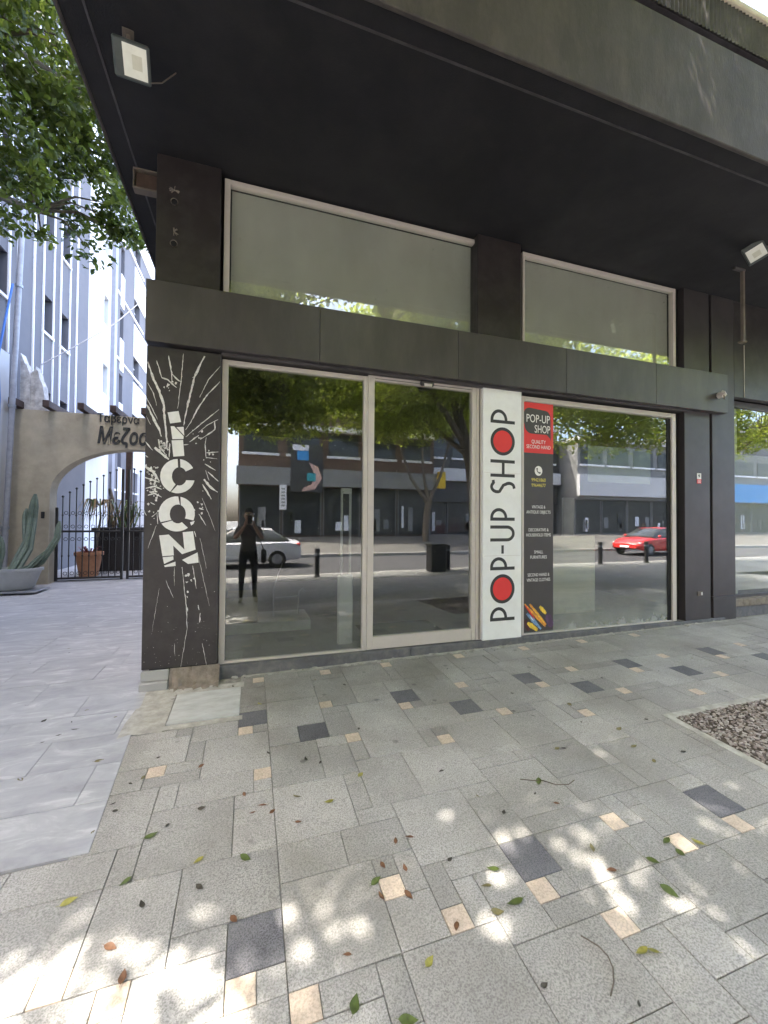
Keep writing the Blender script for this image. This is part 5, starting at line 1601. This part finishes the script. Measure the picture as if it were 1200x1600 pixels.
def car(loc, rz, paint, label, kind='sedan'):
    e = empty('parked_car', loc, rz, label=label, cat='car')
    suv = kind == 'suv'
    hat = kind == 'hatch'
    up_ = .18 if suv else 0
    # lower body: stations along x (front = +x): (x, half width, z bottom, z shoulder)
    st = [(-2.2, .72, .38, .80), (-2.12, .80, .30, .93), (-1.7, .87, .26, 1.0), (-.8, .89, .24, .98), (.4, .89, .24, .95), (1.2, .88, .25, .92), (1.75, .84, .28, .82), (2.08, .76, .34, .70), (2.18, .66, .40, .60)]
    if hat or suv: st[0] = (-2.0, .76, .4, .95); st[1] = (-1.95, .82, .32, 1.0)
    mb = MB()
    secs = []
    for x, w, zb, zs in st:
        zb += up_ * .6; zs += up_
        m_ = (zb + zs) / 2
        secs.append([(x, -w * .9, zb), (x, -w * .99, zb + .1), (x, -w * 1.0, m_), (x, -w * .97, zs - .08), (x, -w * .86, zs), (x, 0, zs + .04), (x, w * .86, zs), (x, w * .97, zs - .08), (x, w, m_), (x, w * .99, zb + .1), (x, w * .9, zb)])
    loft(mb, secs)
    body = mb.build('body', paint, e, smooth=True)
    rf = 1.46 + up_ * 1.2
    if kind == 'sedan': g = [(-1.75, .70, .98, 1.0), (-1.15, .62, 1.0, rf - .06), (-.4, .60, 1.0, rf), (.25, .60, .97, rf - .03), (.95, .70, .95, 1.0)]
    else: g = [(-1.98, .68, 1.0, 1.05), (-1.72, .62, 1.0, rf - .08), (-.6, .61, 1.0, rf), (.2, .60, .97, rf - .03), (1.0, .70, .95, 1.0)]
    mb = MB()
    secs = [[(x, -.80, zb + up_ - .03), (x, -w - .04, zt - .1 if zt > 1.1 else zt + up_ * 0), (x, -w * .85, zt), (x, 0, zt + .02), (x, w * .85, zt), (x, w + .04, zt - .1 if zt > 1.1 else zt), (x, .80, zb + up_ - .03)] for x, w, zb, zt in [(a, b, c, d + (up_ if d < 1.1 else 0)) for a, b, c, d in g]]
    loft(mb, secs)
    gh = mb.build('cabin_glass', MT['far_glass'], e, smooth=True)
    mb = MB()
    roof = [[(x, -w * .95, zt - .03), (x, -w * .8, zt + .006), (x, 0, zt + .032), (x, w * .8, zt + .006), (x, w * .95, zt - .03)] for x, w, zb, zt in g[1:4]]
    loft(mb, roof)
    mb.build('roof', paint, gh)
    for sx in (-1.32, 1.36):
        for sy in (-1, 1):
            ty = MB().lathe([(.18, -.1), (.30, -.11), (.325, -.08), (.325, .08), (.30, .11), (.18, .1)], n=22).build('wheel', MT['iron'], e, smooth=True)
            ty.rotation_euler = (R(90), 0, 0)
            ty.location = (sx, sy * .78, .325)
            MB().lathe([(0, -.09), (.06, -.112), (.2, -.1), (.2, .1), (.06, .112), (0, .09)], n=14).build('rim', MT['steel'], ty)
    for sy in (-1, 1):
        MB().bbox(1.90, 2.06, sy * .62 - .14, sy * .62 + .14, .60 + up_, .72 + up_, .03).build('headlight', MT['trim_white'], e)
        MB().bbox(-2.17 if not (hat or suv) else -1.99, -2.0 if not (hat or suv) else -1.86, sy * .66 - .13, sy * .66 + .13, .78 + up_, .90 + up_, .03).build('tail_light', MT['print_red'], e)
        MB().bbox(.62, .78, sy * .93 - .07, sy * .93 + .07, .96 + up_, 1.08 + up_, .03).build('mirror', paint, e)
    MB().bbox(2.12, 2.20, -.26, .26, .42 + up_ * .6, .53 + up_ * .6, .01).build('number_plate', MT['trim_white'], e)
    MB().bbox(2.02, 2.15, -.5, .5, .34 + up_ * .6, .56 + up_, .02).build('grille', MT['iron'], e)
    return e


cp = lambda n_, c: M(n_, c, .28, .03, 3, coat=.6)
car((-.35, -12.4, -.36), R(180), cp('white_car_paint', (.62, .63, .66)), 'silver white saloon car on the road behind the photographer', 'sedan')
car((14.6, -17.2, -.08), R(180), cp('black_car_paint', (.03, .032, .036)), 'dark grey sport utility car parked across the street', 'suv')
car((21.0, -13.0, -.36), R(172), cp('red_car_paint', (.62, .03, .025)), 'bright red hatchback car on the road at the right', 'hatch')

# ================================================================== PHOTOGRAPHER
def person():
    fz = gz(0, -4.45)
    e = empty('person', (-.02, -4.50, fz), label='person in olive shirt and black trousers holding up a phone', cat='person')
    S = 1.0
    J = {'pelvis': (0, 0, .98, .135), 'waist': (0, 0, 1.12, .12), 'chest': (0, 0, 1.36, .145), 'neck': (0, .01, 1.56, .055), 'head0': (0, .02, 1.64, .075), 'head1': (0, .03, 1.73, .095), 'head2': (0, .02, 1.80, .075),
         'hipL': (-.10, 0, .93, .095), 'kneeL': (-.12, .02, .52, .062), 'ankL': (-.13, -.01, .09, .042), 'toeL': (-.15, .15, .04, .038),
         'hipR': (.10, 0, .93, .095), 'kneeR': (.12, .02, .52, .062), 'ankR': (.13, -.01, .09, .042), 'toeR': (.16, .15, .04, .038),
         'shL': (-.19, 0, 1.48, .06), 'elL': (-.25, .10, 1.26, .045), 'wrL': (-.07, .34, 1.52, .03), 'haL': (-.055, .385, 1.58, .032),
         'shR': (.19, 0, 1.48, .06), 'elR': (.26, .10, 1.26, .045), 'wrR': (.10, .34, 1.52, .03), 'haR': (.085, .385, 1.58, .032)}
    E_ = [('pelvis', 'waist'), ('waist', 'chest'), ('chest', 'neck'), ('neck', 'head0'), ('head0', 'head1'), ('head1', 'head2'),
          ('pelvis', 'hipL'), ('hipL', 'kneeL'), ('kneeL', 'ankL'), ('ankL', 'toeL'), ('pelvis', 'hipR'), ('hipR', 'kneeR'), ('kneeR', 'ankR'), ('ankR', 'toeR'),
          ('chest', 'shL'), ('shL', 'elL'), ('elL', 'wrL'), ('wrL', 'haL'), ('chest', 'shR'), ('shR', 'elR'), ('elR', 'wrR'), ('wrR', 'haR')]
    for s, sg_ in (('L', -1), ('R', 1)):
        hx, hy, hz, _ = J['ha' + s]
        for k, (dz, ln) in enumerate([(.03, .062), (.01, .068), (-.012, .064), (-.034, .05)]):
            J['f%d%s' % (k, s)] = (hx + sg_ * .012, hy + .018, hz + dz, .0095)
            J['g%d%s' % (k, s)] = (hx - sg_ * ln * .45, hy + .034, hz + dz + .004, .0085)
            E_ += [('ha' + s, 'f%d%s' % (k, s)), ('f%d%s' % (k, s), 'g%d%s' % (k, s))]
        J['t0' + s] = (hx + sg_ * .004, hy - .02, hz + .015, .011)
        J['t1' + s] = (hx - sg_ * .028, hy - .012, hz + .03, .0095)
        E_ += [('ha' + s, 't0' + s), ('t0' + s, 't1' + s)]
    names = list(J)
    me = bpy.data.meshes.new('body')
    me.from_pydata([J[k][:3] for k in names], [(names.index(a), names.index(b)) for a, b in E_], [])
    o = bpy.data.objects.new('body', me)
    COL.objects.link(o)
    md = o.modifiers.new('skin', 'SKIN')
    md.use_smooth_shade = True
    for i, k in enumerate(names):
        r_ = J[k][3]
        sv = me.skin_vertices[0].data[i]
        sv.radius = (r_ * (1.25 if k in ('chest', 'pelvis', 'waist') else 1), r_ * (.85 if k in ('chest', 'waist') else 1))
        sv.use_root = (k == 'pelvis')
    o.modifiers.new('sub', 'SUBSURF').levels = 2
    bpy.context.view_layer.update()
    dg = bpy.context.evaluated_depsgraph_get()
    bm_ = bpy.data.meshes.new_from_object(o.evaluated_get(dg))
    bpy.data.objects.remove(o)
    skin = M('skin', (.42, .25, .17), .5, .08, 12)
    shirt = M('olive_shirt', (.13, .115, .10), .85, .15, 10)
    trs = M('black_trousers', (.018, .018, .02), .85, .15, 10)
    shoe = M('dark_shoe', (.03, .03, .03), .6, .1, 10)
    for m_ in (skin, shirt, trs, shoe): bm_.materials.append(m_)
    for p in bm_.polygons:
        c = p.center
        if c.z < .10: k = 3
        elif c.z < 1.02: k = 2
        elif c.z > 1.535 and abs(c.x) < .11: k = 0
        elif c.y > .105 and c.z > 1.2: k = 0
        else: k = 1
        p.material_index = k
        p.use_smooth = True
    b = bpy.data.objects.new('body', bm_)
    COL.objects.link(b)
    b.parent = e
    # face and hair
    hm_ = MB()
    hm_.ball((0, .0, 1.765), .105, 14, 9, (.86, .98, .98))
    hm_.v = [(x, min(y, .045 + (z - 1.74) * .6), z) if z > 1.70 else (x, min(y, -.01), max(z, 1.68)) for x, y, z in hm_.v]
    hm_.build('hair', M('dark_hair', (.018, .014, .012), .6, .2, 40), e, smooth=True)
    MB().ball((0, .128, 1.70), .018, 8, 5, (.8, 1, 1.4)).build('nose', skin, e)
    for sx in (-1, 1):
        MB().ball((sx * .036, .112, 1.735), .011, 8, 5, (1.3, .6, .7)).build('eye', MT['trim_white'], e)
        MB().ball((sx * .086, .02, 1.71), .028, 8, 5, (.4, .7, 1.1)).build('ear', skin, e)
    MB().ball((0, .112, 1.655), .022, 8, 4, (1.2, .5, .35)).build('mouth', M('lips', (.35, .15, .12), .5), e)
    return e


person()
e = empty('shoulder_bag', (.27, -4.52, gz(0, -4.5) + .78), label='black shoulder bag hanging at the hip of the person', cat='bag')
MB().bbox(-.05, .05, -.14, .14, 0, .26, .02).build('pouch', MT['iron'], e)
MB().tube([(0, .1, .26), (-.1, .1, .5), (-.3, .13, .74), (-.42, .02, .79), (-.3, -.14, .7), (-.08, -.12, .45), (0, -.1, .26)], .012, 6).build('strap', MT['iron'], e)
e = empty('phone', (-.0, -4.085, 1.37), label='black phone held up in both hands by the person', cat='phone')
MB().bbox(-.036, .036, -.004, .004, -.02, .13, .003).build('case', MT['iron'], e)
MB().bbox(-.03, -.008, .0042, .006, .095, .122, .0008).build('lens_block', MT['far_glass'], e)

# ================================================================== FALLEN LEAVES
rl = random.Random(9)
def leaf_shape(mat, curl):
    mb = MB()
    n_ = 7
    L_, C_, R_ = [], [], []
    for k in range(n_ + 1):
        t = k / n_
        w = .27 * math.sin(math.pi * t ** .85) * (1 - .25 * t)
        z = curl * (t - .5) ** 2
        L_.append(((t - .5), w, z + w * .35)); C_.append(((t - .5), 0, z)); R_.append(((t - .5), -w, z + w * .2))
    o = n_ + 1
    mb.add(L_ + C_ + R_, [(k, o + k, o + k + 1, k + 1) for k in range(n_)] + [(o + k, 2 * o + k, 2 * o + k + 1, o + k + 1) for k in range(n_)])
    mb.tube([(-.5, 0, curl * .25), (-.68, .02, curl * .3 + .02)], .012, 4)
    return mb.mesh('fallen_leaf', mat, True)


LM = {c: [leaf_shape(MT['fallen_' + c], k) for k in (.12, .3, .5)] for c in 'gybdo'}
WORD = {'g': 'fresh green', 'y': 'yellow green', 'b': 'dry brown', 'd': 'dark curled', 'o': 'olive brown'}
extra = [(rl.uniform(-1.9, 5.5), rl.uniform(-3.3, -.15), rl.choice('dddboog')) for k in range(30)] + [(rl.uniform(-.1, 6.1), -.1 - abs(rl.gauss(0, .06)), rl.choice('ddbbo')) for k in range(26)] + [(rl.uniform(-3, -.9), rl.uniform(-1.7, 4), rl.choice('ddo')) for k in range(30)]
for k, (x, y, c) in enumerate(LEAVES + extra):
    o = bpy.data.objects.new('fallen_leaf', rl.choice(LM[c]))
    COL.objects.link(o)
    ex = k >= len(LEAVES)
    s = {'g': .068, 'y': .062, 'b': .045, 'd': .04, 'o': .05}[c] * rl.uniform(.75, 1.15) * (.6 if ex else 1)
    o.scale = (s, s, s)
    o.location = (x, y, gz(x, y) + .004)
    o.rotation_euler = (TILT[0] + rl.uniform(-.15, .15), TILT[1] + rl.uniform(-.15, .15), rl.uniform(0, 6.28))
    on = 'pale alley slabs' if (x < -.75 and y > -1.84) else 'grey paving'
    tag(o, '%s leaf fallen on the %s' % (WORD[c], on), 'leaf', '%s leaves fallen on the %s' % (WORD[c], on))
# thin twigs
for pts, l_ in [([(1.52, -2.0), (1.58, -2.03), (1.64, -2.05), (1.69, -2.10), (1.76, -2.12), (1.82, -2.10)], 'thin grey twig lying on the paving in the middle'), ([(1.15, -2.98), (1.19, -2.955), (1.225, -2.92), (1.24, -2.885), (1.235, -2.85), (1.215, -2.82), (1.2, -2.8)], 'thin curved dark twig on the paving at the lower right')]:
    MB().tube([(a, b, gz(a, b) + .005) for a, b in pts], .0025, 5).build('twig', MT['bark'], label=l_, cat='twig')
